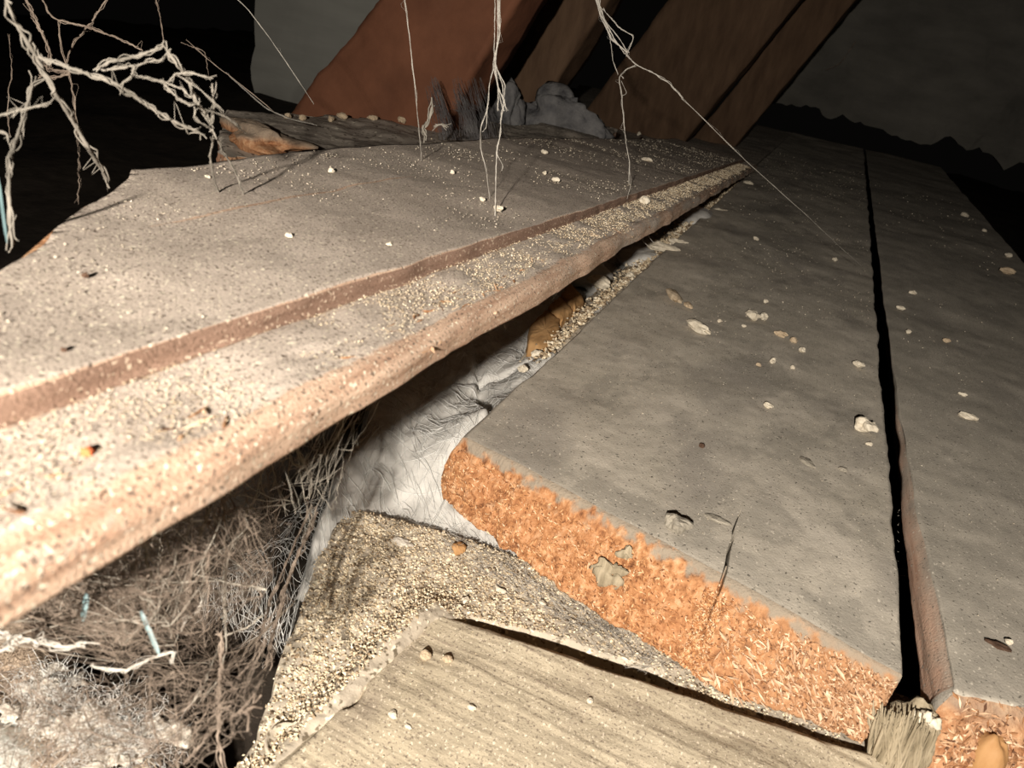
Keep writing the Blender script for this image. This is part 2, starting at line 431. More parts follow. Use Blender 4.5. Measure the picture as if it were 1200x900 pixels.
# ================================================================== RAFTERS
def rafter(px, y, depth, mat, label, seed, lean=0.0, ch=.004):
    """px: bottom-left, bottom-right, top-right, top-left of the face turned to the camera, on the plane y = const"""
    q = [onY(x, yy, y) for x, yy in px]
    c = sum(q) / 4
    root = empty('rafter', (q[0] + q[1]) / 2, label, 'rafter', 'rafters rising to the right')
    nu, nv = 24, 60
    A, B, Cc, D = q
    prof = []   # around the section: u across, w back
    for u in np.linspace(0, 1, nu): prof.append((u, 0))
    for w in np.linspace(0, 1, 6)[1:]: prof.append((1, w))
    for u in np.linspace(1, 0, 6)[1:]: prof.append((u, 1))
    for w in np.linspace(1, 0, 6)[1:-1]: prof.append((0, w))
    prof = np.array(prof); V = []
    for v_ in np.linspace(0, 1, nv):
        L_, R_ = A * (1 - v_) + D * v_, B * (1 - v_) + Cc * v_
        P = L_[None] * (1 - prof[:, :1]) + R_[None] * prof[:, :1]
        P[:, 1] += prof[:, 1] * depth + lean * prof[:, 0]
        V.append(P)
    V = np.concatenate(V); k = len(prof)
    i = np.arange(nv - 1)[:, None] * k; j = np.arange(k)[None, :]; j2 = (j + 1) % k
    f = np.stack([i + j, i + j2, i + k + j2, i + k + j], -1).reshape(-1, 4)
    V = V + .0015 * np.stack([fbm(V, .02, seed), fbm(V, .02, seed + 1), fbm(V, .02, seed + 2)], 1)
    pmesh(root, 'timber', V, f, mat)
    return root
rafter([(318, 158), (505, 170), (640, -60), (490, -60)], .50, .05, M_rafter, 'red-brown rafter at the left, in front of the grey side panel', 11)
rafter([(500, 190), (606, 170), (748, -60), (628, -60)], .72, .05, M_rafterb, 'narrow tan rafter just right of the big red-brown one', 21)
rafter([(640, 190), (782, 190), (985, -60), (830, -60)], 1.00, .05, M_rafterb, 'broad brown rafter behind the forked hanging cobweb', 31)
rafter([(790, 190), (850, 185), (1052, -60), (990, -60)], 1.12, .05, M_rafterb, 'rightmost rafter, beside the dark back wall', 41)

# ================================================================== RAISED BOARD (upper left)
dL = M @ camdir(946, 163); dL /= np.linalg.norm(dL)
P0 = at(885, 200, .002)
aL = np.array([1, 0, 0.]); aL -= dL * (aL @ dL); aL /= np.linalg.norm(aL); nL = np.cross(aL, dL)
phi = -.04
aL = aL * math.cos(phi) + nL * math.sin(phi); nL = np.cross(aL, dL)
def LP(a, t, k): return P0 + np.multiply.outer(a, aL) + np.multiply.outer(t, dL) + np.multiply.outer(k, nL)
def onL(px, py, k=.009):
    d = M @ camdir(px, py); q = CAM + d * (nL @ (P0 + nL * k - CAM)) / (nL @ d); return q
def backedge(t):   # a of the back edge
    return np.interp(t, [-.95, -.816, -.781, -.75, -.694, -.542, -.366, .1], [-.075, -.0777, -.0827, -.0895, -.0928, -.103, -.102, -.102])
raised = empty('floorboard', LP(-.05, -.4, -.009), 'lifted floorboard with a grit-filled ledge along its front edge', 'floorboard', 'dusty floorboards')
ts = -(np.geomspace(.075, 1.04, 760)[::-1] - .09)     # distance from the lens decides the density
ts = ts[(ts > -.95)]
prof = []
for x in np.linspace(0, 1, 150): prof.append(('b', x ** .8, .009, 0))           # top, from the back edge to the riser
for a, k in [(-.0163, .0088), (-.0160, .0084), (-.0158, .0079), (-.0157, .0074), (-.0157, .0069), (-.0156, .0065), (-.0152, .0062)]: prof.append(('a', a, k, 1))
for x in np.linspace(-.0148, -.0034, 42): prof.append(('a', x, .0062 - .0006 * (x + .0148) / .0114, 2))
for th in np.linspace(.15, 1.0, 16): prof.append(('a', -.0034 + .0034 * math.sin(th * math.pi / 2), .0026 + .0030 * math.cos(th * math.pi / 2), 3))
for k in np.linspace(.0022, .0002, 7): prof.append(('a', -.0001, k, 3))
for a, k in [(-.001, 0), (-.006, 0), (-.013, 0), (-.0135, -.002), (-.0135, -.009)]: prof.append(('a', a, k, 4))
prof.append(('b', 0, -.009, 4))
nT, nP = len(ts), len(prof)
W_ = backedge(ts)
A_ = np.zeros((nT, nP)); Kk = np.zeros((nT, nP)); Z_ = np.zeros((nT, nP), int)
for j, (md, x, k, z) in enumerate(prof):
    A_[:, j] = (W_ * (1 - x) + (-.0165) * x) if md == 'b' else x
    Kk[:, j] = k; Z_[:, j] = z
# broken slanting near end
t_end = np.interp(A_, [-.0777, -.0416, 0], [-.816, -.872, -.937]) + 0.002 * vn(np.stack([A_.ravel(), 0 * A_.ravel(), 0 * A_.ravel()], 1), .006, 5).reshape(A_.shape)
t_end = np.minimum(t_end, np.where(A_ < -.0777, -.816 + (A_ + .0777) * -.6, 9))
T_ = np.maximum(ts[:, None] + 0 * A_, t_end)
Pq = LP(A_.ravel(), T_.ravel(), Kk.ravel()); zf = Z_.ravel(); af = A_.ravel(); tf = T_.ravel()
loc = np.stack([af, tf, Kk.ravel()], 1)
hgt = np.zeros(len(loc))
topm = zf == 0
hgt += topm * (.00012 * fbm(loc, .006, 1, 5, .6) + .0006 * fbm(loc, .03, 2, 2))
ctr = np.abs(af + .054 + (tf + .80) * .1 + .0006 * vn(loc, .01, 77))           # fine long crack near the back
crk = topm * np.exp(-(ctr / .00045) ** 2) * sstep(-.86, -.82, tf) * sstep(-.70, -.76, tf)
hgt -= .00008 * crk
led = zf == 2
hgt += led * (.00016 * fbm(loc, .0012, 3, 3, .6) + .0005 * fbm(loc, .012, 4, 3))
edg = zf == 3
hgt += edg * (.00022 * fbm(loc, (.0012, .03, .0012), 6, 4, .6))
ris = zf == 1
riseoff = .0004 * fbm(loc, (.5, .012, .5), 8, 3) + ris * .0002 * fbm(loc, (.001, .004, .001), 9, 3)
waver = .0006 * fbm(loc, (.5, .03, .5), 10, 4, .6) * np.where(zf >= 3, 1, 0)
Pq = Pq + nL * hgt[:, None] + aL * (riseoff * np.where((zf == 1) | (zf == 0), sstep(-.03, -.0165, af), 0) + waver)[:, None]
bare = np.select([zf == 0, zf == 1, zf == 2, zf == 3, zf == 4], [.0, 1.0, .15, .62, 1.0]) + .0
nearb = sstep(-.62, -.84, tf)
bare = bare + led * (.25 * sstep(-.006, -.002, af)) + edg * (-.12 + .30 * nearb + .25 * vn(loc, (.004, .02, .004), 19))
bare = bare + crk * 1.1  # crack's dark painted with the wood colour; the groove alone renders lit
bare = np.where(ris, .85 + .2 * nearb, bare)
f = gridfaces(nT, nP)
jj = np.arange(nT - 1) * nP
f = np.concatenate([f, np.stack([jj + nP - 1, jj + 2 * nP - 1, jj + nP, jj], 1)])
zface = zf[f[:, 0]]
def subm(root, name, V, Fc, mask, mat, at_):
    q = Fc[mask]; u, inv = np.unique(q, return_inverse=True)
    return pmesh(root, name, V[u], inv.reshape(q.shape), mat, attr={k: v[u] for k, v in at_.items()})
at_ = {'bare': bare, 'pale': 0 * bare}
subm(raised, 'board_face', Pq, f, (zface <= 0) | (zface == 4), M_raised, at_)
subm(raised, 'riser', Pq, f, zface == 1, M_riser, at_)['label'] = 'bare red-brown step along the lifted board'
subm(raised, 'tongue', Pq, f, (zface == 2) | (zface == 3), M_raised, at_)['label'] = 'grit-covered ledge with a rounded splintery front edge'
# end caps
for i0 in (0, nT - 1):
    pmesh(raised, 'board_end', Pq[i0 * nP:(i0 + 1) * nP], [list(range(nP))], M_rotb, attr={'pale': np.zeros(nP)}, smooth=False)

def scatterL(n, a0, a1, k, seed, tpow=None):
    g = np.random.default_rng(seed)
    d = np.exp(g.uniform(np.log(.085), np.log(.96), n)); t = -(.95 - .0) + (d - .085) ; t = np.clip(t, -.935, .0)
    a = g.uniform(a0, a1, n)
    return a, t
# loose grit in the ledge
a, t = scatterL(26000, -.0155, -.0012, .006, 31)
g = np.random.default_rng(32)
dist = np.linalg.norm(LP(a, t, .006 + 0 * a) - CAM, axis=1)
keep = (g.uniform(size=len(a)) < (1 - .85 * sstep(-.006, -.0015, a + .003 * vn(np.stack([a, t, 0 * a], 1), .012, 91)))) & (t > np.interp(a, [-.0777, -.0416, 0], [-.816, -.872, -.937]) + .004)
a, t, dist = a[keep], t[keep], dist[keep]
grains('wood_grit', LP(a, t, .0061 - .0006 * (a + .0148) / .0114 - .0006 * sstep(-.004, -.001, a) + .0003 * g.uniform(size=len(a))), (.00010 + .00085 * dist) * g.uniform(.5, 1.5, len(a)), M_grit,
       'pale wood-borer grit heaped along the ledge of the lifted board', seed=33)
# sparse grit over the top of the raised board
a, t = scatterL(16000, -.103, -.018, .009, 41)
g = np.random.default_rng(42)
cl = fbm(np.stack([a, t, 0 * a], 1), .02, 44, 3)
tend = np.interp(a, [-.0777, -.0416, 0], [-.816, -.872, -.937]) + .003
keep = (a > backedge(t) + .002) & (t > tend) & (g.uniform(size=len(a)) < (.45 + .6 * cl))
a, t = a[keep], t[keep]; dist = np.linalg.norm(LP(a, t, .009 + 0 * a) - CAM, axis=1)
grains('wood_grit', LP(a, t, .0090 + 0 * a), (.00015 + .0010 * dist) * g.uniform(.5, 1.5, len(a)), M_gritg,
       'sparse grit scattered over the broad top of the lifted board', seed=43)
# lumps and splinters along the front of the ledge
a, t = scatterL(420, -.008, .0, .003, 51); P_ = LP(a, t, .0055 - .002 * sstep(-.004, 0, a))
flakes(raised, 'splinters', P_, np.broadcast_to(nL, P_.shape).copy(), .0035, .0005, M_flakeb, 52, along=dL, spread=.35)

# ================================================================== RIGHT-HAND BOARDS
def dispA(V, nr, K):
    x, y, z = V.T
    V = V.copy()
    isTop = (K == 0) | (K <= .25)
    fr = sstep(.235, .205, y) * (K > 0) * (x < .054) * (nr[:, 1] < -.3)
    # gentle cup and lumps
    V[:, 2] += .0009 * fbm(V, .05, 3, 3) + .00009 * fbm(V, .005, 4, 4, .6) * (z > -.004)
    # crack running along the grain from the cut end
    cx = .0109 + .0006 * vn(V, .010, 5) + .0002 * vn(V, .004, 6)
    wdt = .00032 * sstep(.198, .165, y) + .0001
    depth = .013 * sstep(.200, .188, y)
    cr = np.exp(-(np.abs(x - cx) / wdt) ** 4) * sstep(-.016, -.008, z)
    V[:, 2] -= cr * depth * (K == 0)
    # rough rotten end
    amp = fr * sstep(-.0015, -.006, z)
    n1 = fbm(V, (.0045, .0045, .003), 11, 5, .62); n2 = fbm(V, (.02, .02, .012), 12, 2)
    V[:, 1] += amp * (.0011 * n1 + .0016 * n2) + cr * fr * .004
    V[:, 2] += fr * sstep(0, -.003, z) * (.0007 * fbm(V, .0035, 13, 4))
    bulge = np.interp(x, [-.074, -.06, -.04, 0, .02, .045, .055], [.004, .009, .012, .0150, .0135, .006, .004])
    V[:, 1] -= fr * bulge * (np.clip(-z, 0, .022) / .022) ** .9
    V[:, 0] -= sstep(-.055, -.074, x) * (K > 0) * sstep(.23, .2, y) * .004 * np.sin(np.clip(-z / .022, 0, 1) * 2.6)
    # worn outline
    side = (K > 0) * (1 - fr)
    V[:, 0] += side * .0007 * fbm(V, (.5, .02, .5), 15, 4)
    bare = np.zeros(len(V)) + side * sstep(-.003, -.008, z) * .9
    bare = bare + .30 * sstep(.005, .0, np.abs(x + .0738)) * 0
    pale = np.clip(sstep(-.0032, -.0006, z + .0026 * fbm(V, .0025, 21, 4) + .0014 * fbm(V, .02, 20, 2)) * .9 + .25 * sstep(.02, .05, x) * fbm(V, .006, 22, 3), 0, 1)
    e = y - (.1838 - (x + .073) * .195)
    band = np.exp(-((e - .010 - .003 * fbm(V, .02, 23, 2)) / .0055) ** 2) * (K == 0)
    blot = sstep(.45, .9, fbm(V * [1, 1, 0], .022, 24, 4, .6)) * (K == 0)
    trail = np.exp(-((x - .022 - (y - .26) * .5 - .006 * vn(V, .015, 25)) / .0016) ** 2) * sstep(.225, .24, y) * sstep(.33, .30, y) * (K == 0)
    pale = np.where(K == 0, np.clip(.75 * band * sstep(-.8, .5, fbm(V, .008, 26, 3)) + .6 * blot + .5 * trail, 0, .8), pale)
    return V, bare, pale
zA = 0
A_nl, A_nr, A_fr, A_fl = (-.0730, .1838, 0), (.0542, .1590, 0), (.0545, 1.60, 0), (-.0770, 1.60, 0)
boardA = empty('floorboard', (-.01, .6, -.022), 'wide grey dusty floorboard with the crumbling orange cut end', 'floorboard', 'dusty floorboards')
sx = (.0109 + .0730) / .1272
_, endA, VA, FA, frA = slab(boardA, (A_nl, A_nr, A_fr, A_fl), .022, roundrings(.0010, .022, 4, 54), 250, 430, dispA,
     (M_grey, M_rot), ('board_face', 'cut_end'), geo(.17, 1.6), s_extra=sx + np.linspace(-.022, .022, 90))
endA['label'] = 'crumbling bright orange rotten end grain'
ff = FA[frA]; cen = VA[ff].mean(1); nn = np.cross(VA[ff[:, 2]] - VA[ff[:, 0]], VA[ff[:, 3]] - VA[ff[:, 1]]); nn /= np.linalg.norm(nn, axis=1, keepdims=True)
if nn[:, 1].mean() > 0: nn = -nn
g = np.random.default_rng(61)
thin = g.uniform(size=len(cen))
vis = np.where((cen[:, 2] < -.0035 - .003 * thin ** 3) & (cen[:, 2] > -.0215) & (cen[:, 0] < .012 + .03 * thin))[0]
pk = g.choice(vis, 4600)
vb = np.where((cen[:, 2] < -.003) & (cen[:, 2] > -.0215) & (cen[:, 0] > .045 - .035 * thin))[0]
pb = g.choice(vb, 2200)
flakes(boardA, 'brown_flakes', cen[pb], nn[pb], .0014, .0005, M_flakeb, 67, along=(.6, 0, -.8), spread=.8)
flakes(boardA, 'wood_flakes', cen[pk], nn[pk], .0013, .00048, M_flake, 62, along=(.6, 0, -.8), spread=.8)
pk = g.choice(np.where((cen[:, 2] < -.006) & (cen[:, 0] > .015))[0], 170)
flakes(boardA, 'long_flakes', cen[pk] - np.array([0, .0004, 0]), nn[pk], .0032, .0008, M_flakep, 63, along=(.65, 0, -.76), spread=.3)
# grey knot in the cut end
def blob(root, name, c, r, mat, seed, rough=.35, sc3=(1, 1, 1), nlat=14, R_=None, world=False):
    u = np.linspace(0, math.pi, nlat); w = np.linspace(0, 2 * math.pi, 2 * nlat, endpoint=False)
    U, W = np.meshgrid(u, w, indexing='ij')
    d = np.stack([np.sin(U) * np.cos(W), np.sin(U) * np.sin(W), np.cos(U)], -1).reshape(-1, 3)
    q = d * (1 + rough * fbm(d + seed * 3.7, .8, seed, 3))[:, None]
    q = q * np.array(sc3) * r
    if R_ is not None: q = q @ np.array(R_)
    k = 2 * nlat; i = np.arange(nlat - 1)[:, None] * k; j = np.arange(k)[None]; j2 = (j + 1) % k
    f = np.stack([i + j, i + k + j, i + k + j2, i + j2], -1).reshape(-1, 4)
    V = q + np.array(c)
    if root is None: return V, f
    return pmesh(root, name, V, f, mat)
def nearest_front(px, py):
    q = (cen0 - CAM) @ M; sx_, sy_ = 600 + F * q[:, 0] / q[:, 2], 450 - F * q[:, 1] / q[:, 2]
    return cen0[np.argmin((sx_ - px) ** 2 + (sy_ - py) ** 2)]
cen0 = VA[FA[frA]].mean(1)
kA = nearest_front(718, 674)
blob(boardA, 'knot', kA, .0040, M_stub, 5, .9, (1, .30, 1.0), 20)['label'] = 'grey dust-clogged knot in the orange end'
blob(boardA, 'knot', nearest_front(735, 650), .0024, M_stub, 8, .9, (1, .4, .9), 16)['label'] = 'smaller grey clot above the knot'

def dispB(V, nr, K):
    x, y, z = V.T; V = V.copy()
    fr = sstep(.235, .205, y) * (K > 0) * (nr[:, 1] < -.3)
    V[:, 2] += .0009 * fbm(V, .05, 33, 3) + .00009 * fbm(V, .005, 34, 4, .6) * (z > -.004)
    V[:, 1] += fr * sstep(-.001, -.005, z) * (.0018 * fbm(V, .007, 35, 5, .6) - .003 * sstep(-.004, -.02, z))
    V[:, 2] += fr * .0007 * fbm(V, .004, 36, 4)
    xl = np.interp(y, [.16, 1.6], [.0668, .0620])
    sl = (x < xl + .0003) & (K > 0) & (y > .1615)
    shr = np.interp(y, [.16, .24, .32, .42], [1, .9, .5, .18])
    V[:, 0] = np.where(sl & (x < xl), xl + (x - xl) * shr, V[:, 0])
    V[:, 0] -= np.interp(y, [.16, .20, .24, .32, .6, 1.6], [0, .0010, .0024, .0048, .0050, .0030]) * np.clip(1 - (x - xl) / .03, 0, 1)
    V[:, 0] += sl * (.0004 * fbm(V, (.5, .03, .5), 37, 3) + .0002 * fbm(V, (.002, .02, .0015), 38, 3))
    zs = np.interp(y, [.16, .22, .30, .38, .6], [-.0125, -.0085, -.0035, -.0014, -.0008])
    V[:, 0] += sl * .0085 * sstep(.0, -.0016, z - zs)
    bare = sl * sstep(.40, .24, y) * 1.1 * sstep(-.0002, -.0008, z) + sl * .1
    pale = np.clip(sstep(-.005, -.001, z) * .6 + .3 * fbm(V, .006, 39, 3), 0, 1)
    return V, bare, pale
boardB = empty('floorboard', (.12, .6, -.022), 'grey dusty floorboard at the far right, beyond the black gap', 'floorboard', 'dusty floorboards')
ringsB = [(.0003, .0003), (.0008, .001), (.0014, .002), (.0020, .0032), (.0024, .0046)] + [(.0026, d) for d in np.linspace(.006, .022, 36)] + [(0, .022), (-.015, .022)]
_, endB, VB, FB, frB = slab(boardB, ((.0668, .1600, 0), (.185, .196, 0), (.19, 1.60, 0), (.0620, 1.60, 0)), .022, ringsB, 170, 330, dispB,
     (M_grey, M_rotb), ('board_face', 'cut_end'), geo(.17, 1.6))
endB['label'] = 'rough brown rotten end grain'
ff = FB[frB]; cen = VB[ff].mean(1); nn = np.cross(VB[ff[:, 2]] - VB[ff[:, 0]], VB[ff[:, 3]] - VB[ff[:, 1]]); nn /= np.linalg.norm(nn, axis=1, keepdims=True)
if nn[:, 1].mean() > 0: nn = -nn
pk = g.choice(np.where(cen[:, 0] < .12)[0], 1300)
flakes(boardB, 'wood_flakes', cen[pk], nn[pk], .0022, .0007, M_flakeb, 66)

# next board to the right of those in view is out of the frame; the board behind the lifted one:
def dispE(V, nr, K):
    V = V.copy(); V[:, 2] += .0018 * fbm(V, .03, 43, 4) * (K < .5)
    V[:, 0] += (K > 0) * .004 * fbm(V, .012, 44, 4); V[:, 1] += (K > 0) * .003 * fbm(V, .012, 45, 4)
    return V, (K > 0) * sstep(-.001, -.004, V[:, 2] - .03) * 1.0, np.zeros(len(V)) + .2
zE = .030
boardE = empty('floorboard', at(500, 150, .01), 'far dusty floorboard behind the lifted one, at the rafter feet', 'floorboard', 'dusty floorboards')
eFL, eFR = at(268, 131, zE), at(720, 151, zE); eNL, eNR = at(262, 178, zE), at(620, 196, zE)
slab(boardE, (eNL, eNR, eFR, eFL), .022, roundrings(.002, .022, 4, 12), 220, 90, dispE, (M_far, M_rotb), ('board_face', 'board_side'))
ev, ef = blob(None, '', at(303, 163, .033), 1, None, 17, .7, (.024, .012, .006), 24)
pmesh(boardE, 'rotten_corner', ev, ef, M_rotb, attr={'pale': .75 * sstep(.033, .037, ev[:, 2] + .002 * vn(ev, .006, 5))})['label'] = 'crumbled brown corner with dust on top'
# distant boards filling behind
boardG = empty('floorboard', (-.2, 1.2, -.02), 'shadowy floorboard running back to the foot of the last rafters', 'floorboard', 'dusty floorboards')
slab(boardG, ((-.235, .62, .004), (-.0800, .95, .001), (-.0800, 1.60, 0), (-.52, 1.60, 0)), .02, roundrings(.002, .02, 4, 8), 90, 90, lambda V, nr, K: (
     V + np.stack([0 * K, 0 * K, .001 * fbm(V, .04, 47, 4)], 1), .0 * K, .0 * K), (M_far, M_far), ('board_face', 'board_side'))

# ================================================================== LOWER BOARDS
def dispC(V, nr, K):
    x, y, z = V.T; V = V.copy()
    zt = -.0225
    gn = fbm(V, (.05, .0016, .5), 53, 4, .6)
    V[:, 2] += (K == 0) * (.00014 * gn + .0011 * fbm(V, .03, 54, 3) + .00015 * fbm(V, .003, 55, 3))
    e = np.interp(x, [-.07, .09], [.132, .158])
    ridge = np.exp(-((y - (e - .008)) / .0035) ** 2)
    V[:, 2] -= (K == 0) * .0006 * ridge
    # small dark hole on the left edge
    hc = at(412, 815, zt); dd = np.hypot((x - hc[0]) / .0016, (y - hc[1]) / .0034)
    V[:, 2] -= np.exp(-dd ** 4) * .004 * (z > zt - .003)
    V[:, 1] += (K > 0) * .0006 * fbm(V, (.01, .5, .5), 57, 3)
    V[:, 0] += (K > 0) * .0006 * fbm(V, (.5, .01, .5), 58, 3)
    return V, .08 + .42 * sstep(.3, .9, gn) * sstep(-.2, .6, fbm(V, .02, 59, 3)) + .35 * ridge * (gn > .1), 0 * K
boardC = empty('lower_board', (0, .09, -.044), 'weathered tan board across the bottom, below the orange cut end', 'board')
cz = -.0225
slab(boardC, ((-.0635, .040, cz), (.16, .040, cz), (.16, .1690, cz), (-.0525, .1335, cz)), .02,
     roundrings(.0030, .02, 7, 16), 340, 260, dispC, (M_lower, M_lower), ('board_face', 'board_side'))

# grit-covered timber beyond it (with the dark slot along the tan board)
nx, ny = 430, 260
gx, gy = np.meshgrid(np.linspace(-.112, .075, nx), np.linspace(.050, .190, ny), indexing='ij')
X_, Y_ = gx.ravel(), gy.ravel(); q3 = np.stack([X_, Y_, 0 * X_], 1)
zz = -.0265 + .0006 * fbm(q3, .02, 71, 3) + .00035 * fbm(q3, .0025, 72, 3)
eC = np.interp(X_, [-.0525, .16], [.1335, .1690]) + .003     # far edge of the tan board
inC = (Y_ < eC + .0035) & (X_ > -.046)
slot = sstep(.0046, .0038, Y_ - eC - np.interp(X_, [-.045, -.02, .004, .013], [0, .0030, .0030, -.0040])) * sstep(-.0465, -.0455, X_)
zz -= .020 * slot
lc = np.interp(Y_, [.04, .1335], [-.0665, -.0555])
zz -= .012 * sstep(-.0005, .002, X_ - lc - .003) * sstep(-.003, -.005, Y_ - eC)
zz += .0026 * sstep(-.010, -.0005, X_ - lc) * sstep(.004, -.006, Y_ - .137) * (slot < .5) * sstep(.006, -.002, X_ - lc)   # grit banked against the board
zz += .0030 * sstep(.012, .0, Y_ - eC) * sstep(-.0470, -.0500, X_) * sstep(-.066, -.057, X_)
le = np.interp(Y_, [.05, .09, .150], [-.061, -.0730, -.0990]) + .0012 * vn(q3, .006, 73)
zz -= .040 * sstep(.0015, -.0025, X_ - le)
fe = np.interp(X_, [-.11, -.07, .02], [.158, .168, .180]); zz -= .0055 * sstep(0, .01, Y_ - fe)
gritbed = empty('joist', (-.05, .12, -.05), 'timber under a thick bed of pale grit, left of the tan board', 'timber')
gf = gridfaces(nx, ny); gf = gf[zz[gf].max(1) > -.060]
pmesh(gritbed, 'grit_bed', np.stack([X_, Y_, zz], 1), gf, M_frassbed, attr={'bare': .2 + 0 * zz + .6 * slot, 'pale': 0 * zz})
sk = []
jx = np.concatenate([np.stack([gx[:, 0], gy[:, 0]], 1), np.stack([gx[-1], gy[-1]], 1), np.stack([gx[::-1, -1], gy[::-1, -1]], 1), np.stack([gx[0, ::-1], gy[0, ::-1]], 1)])
zg = zz.reshape(nx, ny); jz = np.concatenate([zg[:, 0], zg[-1], zg[::-1, -1], zg[0, ::-1]])
n_ = len(jx); top_ = np.c_[jx, jz]; bot_ = np.c_[jx, np.full(n_, -.068)]; ii = np.arange(n_)
pmesh(gritbed, 'timber_side', np.concatenate([top_, bot_]), np.stack([ii, ii + n_, np.roll(ii, -1) + n_, np.roll(ii, -1)], 1), M_lower, attr={'bare': np.ones(2 * n_), 'pale': np.zeros(2 * n_)})
g = np.random.default_rng(75)
ok = np.where((zz > -.0300) & (Y_ < fe + .002) & (X_ < .05) & ~((X_ > lc) & (Y_ < eC)))[0]
w = np.clip(1.1 - .9 * sstep(.006, .0, np.abs(X_[ok] - le[ok])) - .6 * sstep(-.045, -.02, X_[ok]), .05, 1)
pk = g.choice(ok, 12500, p=w / w.sum())
pp = np.stack([X_[pk], Y_[pk], zz[pk]], 1) + g.uniform(-.0003, .0003, (len(pk), 3))
grains('wood_grit', pp, g.uniform(.0003, .00095, len(pk)), M_grit, 'thick bed of pale frass grit left of the tan board', seed=76)

# small slat with a rounded end poking out beside the tan board
slat = empty('slat', at(320, 880, -.036), 'small slat with a rounded dusty end at the bottom edge, left of the tan board', 'slat')
sp = at(342, 872, -.0245); th = np.linspace(0, math.pi, 24)
body = []
for z_, o_ in [(-.0285, -.0022), (-.0262, -.001), (-.0255, 0), (-.0255, 0)]: pass
out2 = [sp + np.array([-.0062 * math.sin(t_) + .002, .0055 * math.cos(t_) - .0, 0]) for t_ in th] + [sp + np.array([.006, -.0055 - .03, 0]), sp + np.array([.006, .0055, 0])]
out2 = [sp + np.array([-.0060 * math.sin(t_), .0050 * math.cos(t_), 0]) for t_ in th]
out2 = [q + np.array([0, 0, 0]) for q in out2] + [sp + np.array([.012, -.0050, 0]), sp + np.array([.012, .0050, 0])]
o2 = np.array(out2); cc_ = o2.mean(0); V = []; k = len(o2)
for s_, dz in [(.0, -.0010), (.62, -.0008), (.78, .0), (.9, .0006), (.98, .0003), (1.0, -.001), (1.0, -.012)]:
    q = cc_ + (o2 - cc_) * s_; q[:, 2] = sp[2] + dz; V.append(q)
V = np.concatenate(V); i = np.arange(6)[:, None] * k; j = np.arange(k)[None]; j2 = (j + 1) % k
V = V + .0002 * np.stack([fbm(V, .002, 3), fbm(V, .002, 4), fbm(V, .002, 5)], 1)
pmesh(slat, 'slat_body', V, np.stack([i + j, i + j2, i + k + j2, i + k + j], -1).reshape(-1, 4), M_frassbed, attr={'bare': np.zeros(len(V)) + .1, 'pale': np.zeros(len(V))})

# ================================================================== GLASS WOOL under and between the boards
def wool_h(x, y):
    q = np.stack([x, y, 0 * x], 1)
    z = -.0195 + .004 * fbm(q, .035, 81, 3) + .0007 * fbm(q, (.004, .012, 1), 82, 4)
    z += .011 * sstep(-.100, -.078, x) * sstep(.185, .215, y)               # swells up against the board edge
    z -= .0045 * np.exp(-((x + .088 + (y - .235) * .55) / .0022) ** 2) * sstep(.30, .26, y) * sstep(.17, .20, y)
    z -= .0030 * np.exp(-((y - .262 - (x + .10) * 1.1) / .003) ** 2) * sstep(-.125, -.11, x)
    z -= .018 * sstep(-.128, -.160, x)
    z -= .0075 * sstep(.200, .170, y) * sstep(-.12, -.09, x) + .001
    z = np.where(y < .196, np.minimum(z, np.interp(x, [-.08, -.072], [-.012, -.0272])), z)
    z = np.where((y > .1) & (x > -.0755), np.minimum(z, -.0272), z)
    z -= .012 * sstep(.158, .146, y - (x + .1) * .25)
    xb = np.interp(y, [.135, .175, .21, .29, .5], [-.096, -.110, -.123, -.138, -.150])
    z -= .040 * sstep(.0, -.007, x - xb + .002 * vn(q, .008, 84))
    return z
nx, ny = 190, 330
yy = .135 + (np.geomspace(.16, .96, ny) - .16)
gx, gy = np.meshgrid(np.linspace(-.165, -.015, nx), yy, indexing='ij')
wx, wy = gx.ravel(), gy.ravel(); wz = wool_h(wx, wy)
wool = empty('glass_wool', (-.10, .22, -.06), 'grey-white glass wool bulging up left of the orange cut end', 'insulation', kind='stuff')
wf = gridfaces(nx, ny); wf = wf[wz[wf].min(1) > -.052]
pmesh(wool, 'wool_batt', np.stack([wx, wy, wz], 1), wf, M_wool)['kind'] = 'stuff'
g = np.random.default_rng(83); ps = []
for i in range(2600):
    y = .14 + .34 * g.uniform() ** 1.6; x = g.uniform(-.14, -.077 if y > .19 else -.045)
    an = g.normal(2.3, .5); L_ = g.uniform(.004, .020); d = np.array([math.cos(an), math.sin(an)]) * L_
    s = np.linspace(-.5, .5, 7); c = g.normal() * .15
    px_, py_ = x + d[0] * s - d[1] * c * s * s, y + d[1] * s + d[0] * c * s * s
    px_ = np.minimum(px_, -.0765) if y > .18 else px_
    pz_ = wool_h(px_, py_) + .0003 + g.uniform(0, .0015) * (1 - 4 * s * s) * (g.uniform() < .5)
    ps.append((np.stack([px_, py_, pz_], 1), g.uniform(.00004, .00013)))
V, f = tubes(ps, 3); pmesh(wool, 'wool_fibres', V, f, M_fibre)['kind'] = 'stuff'
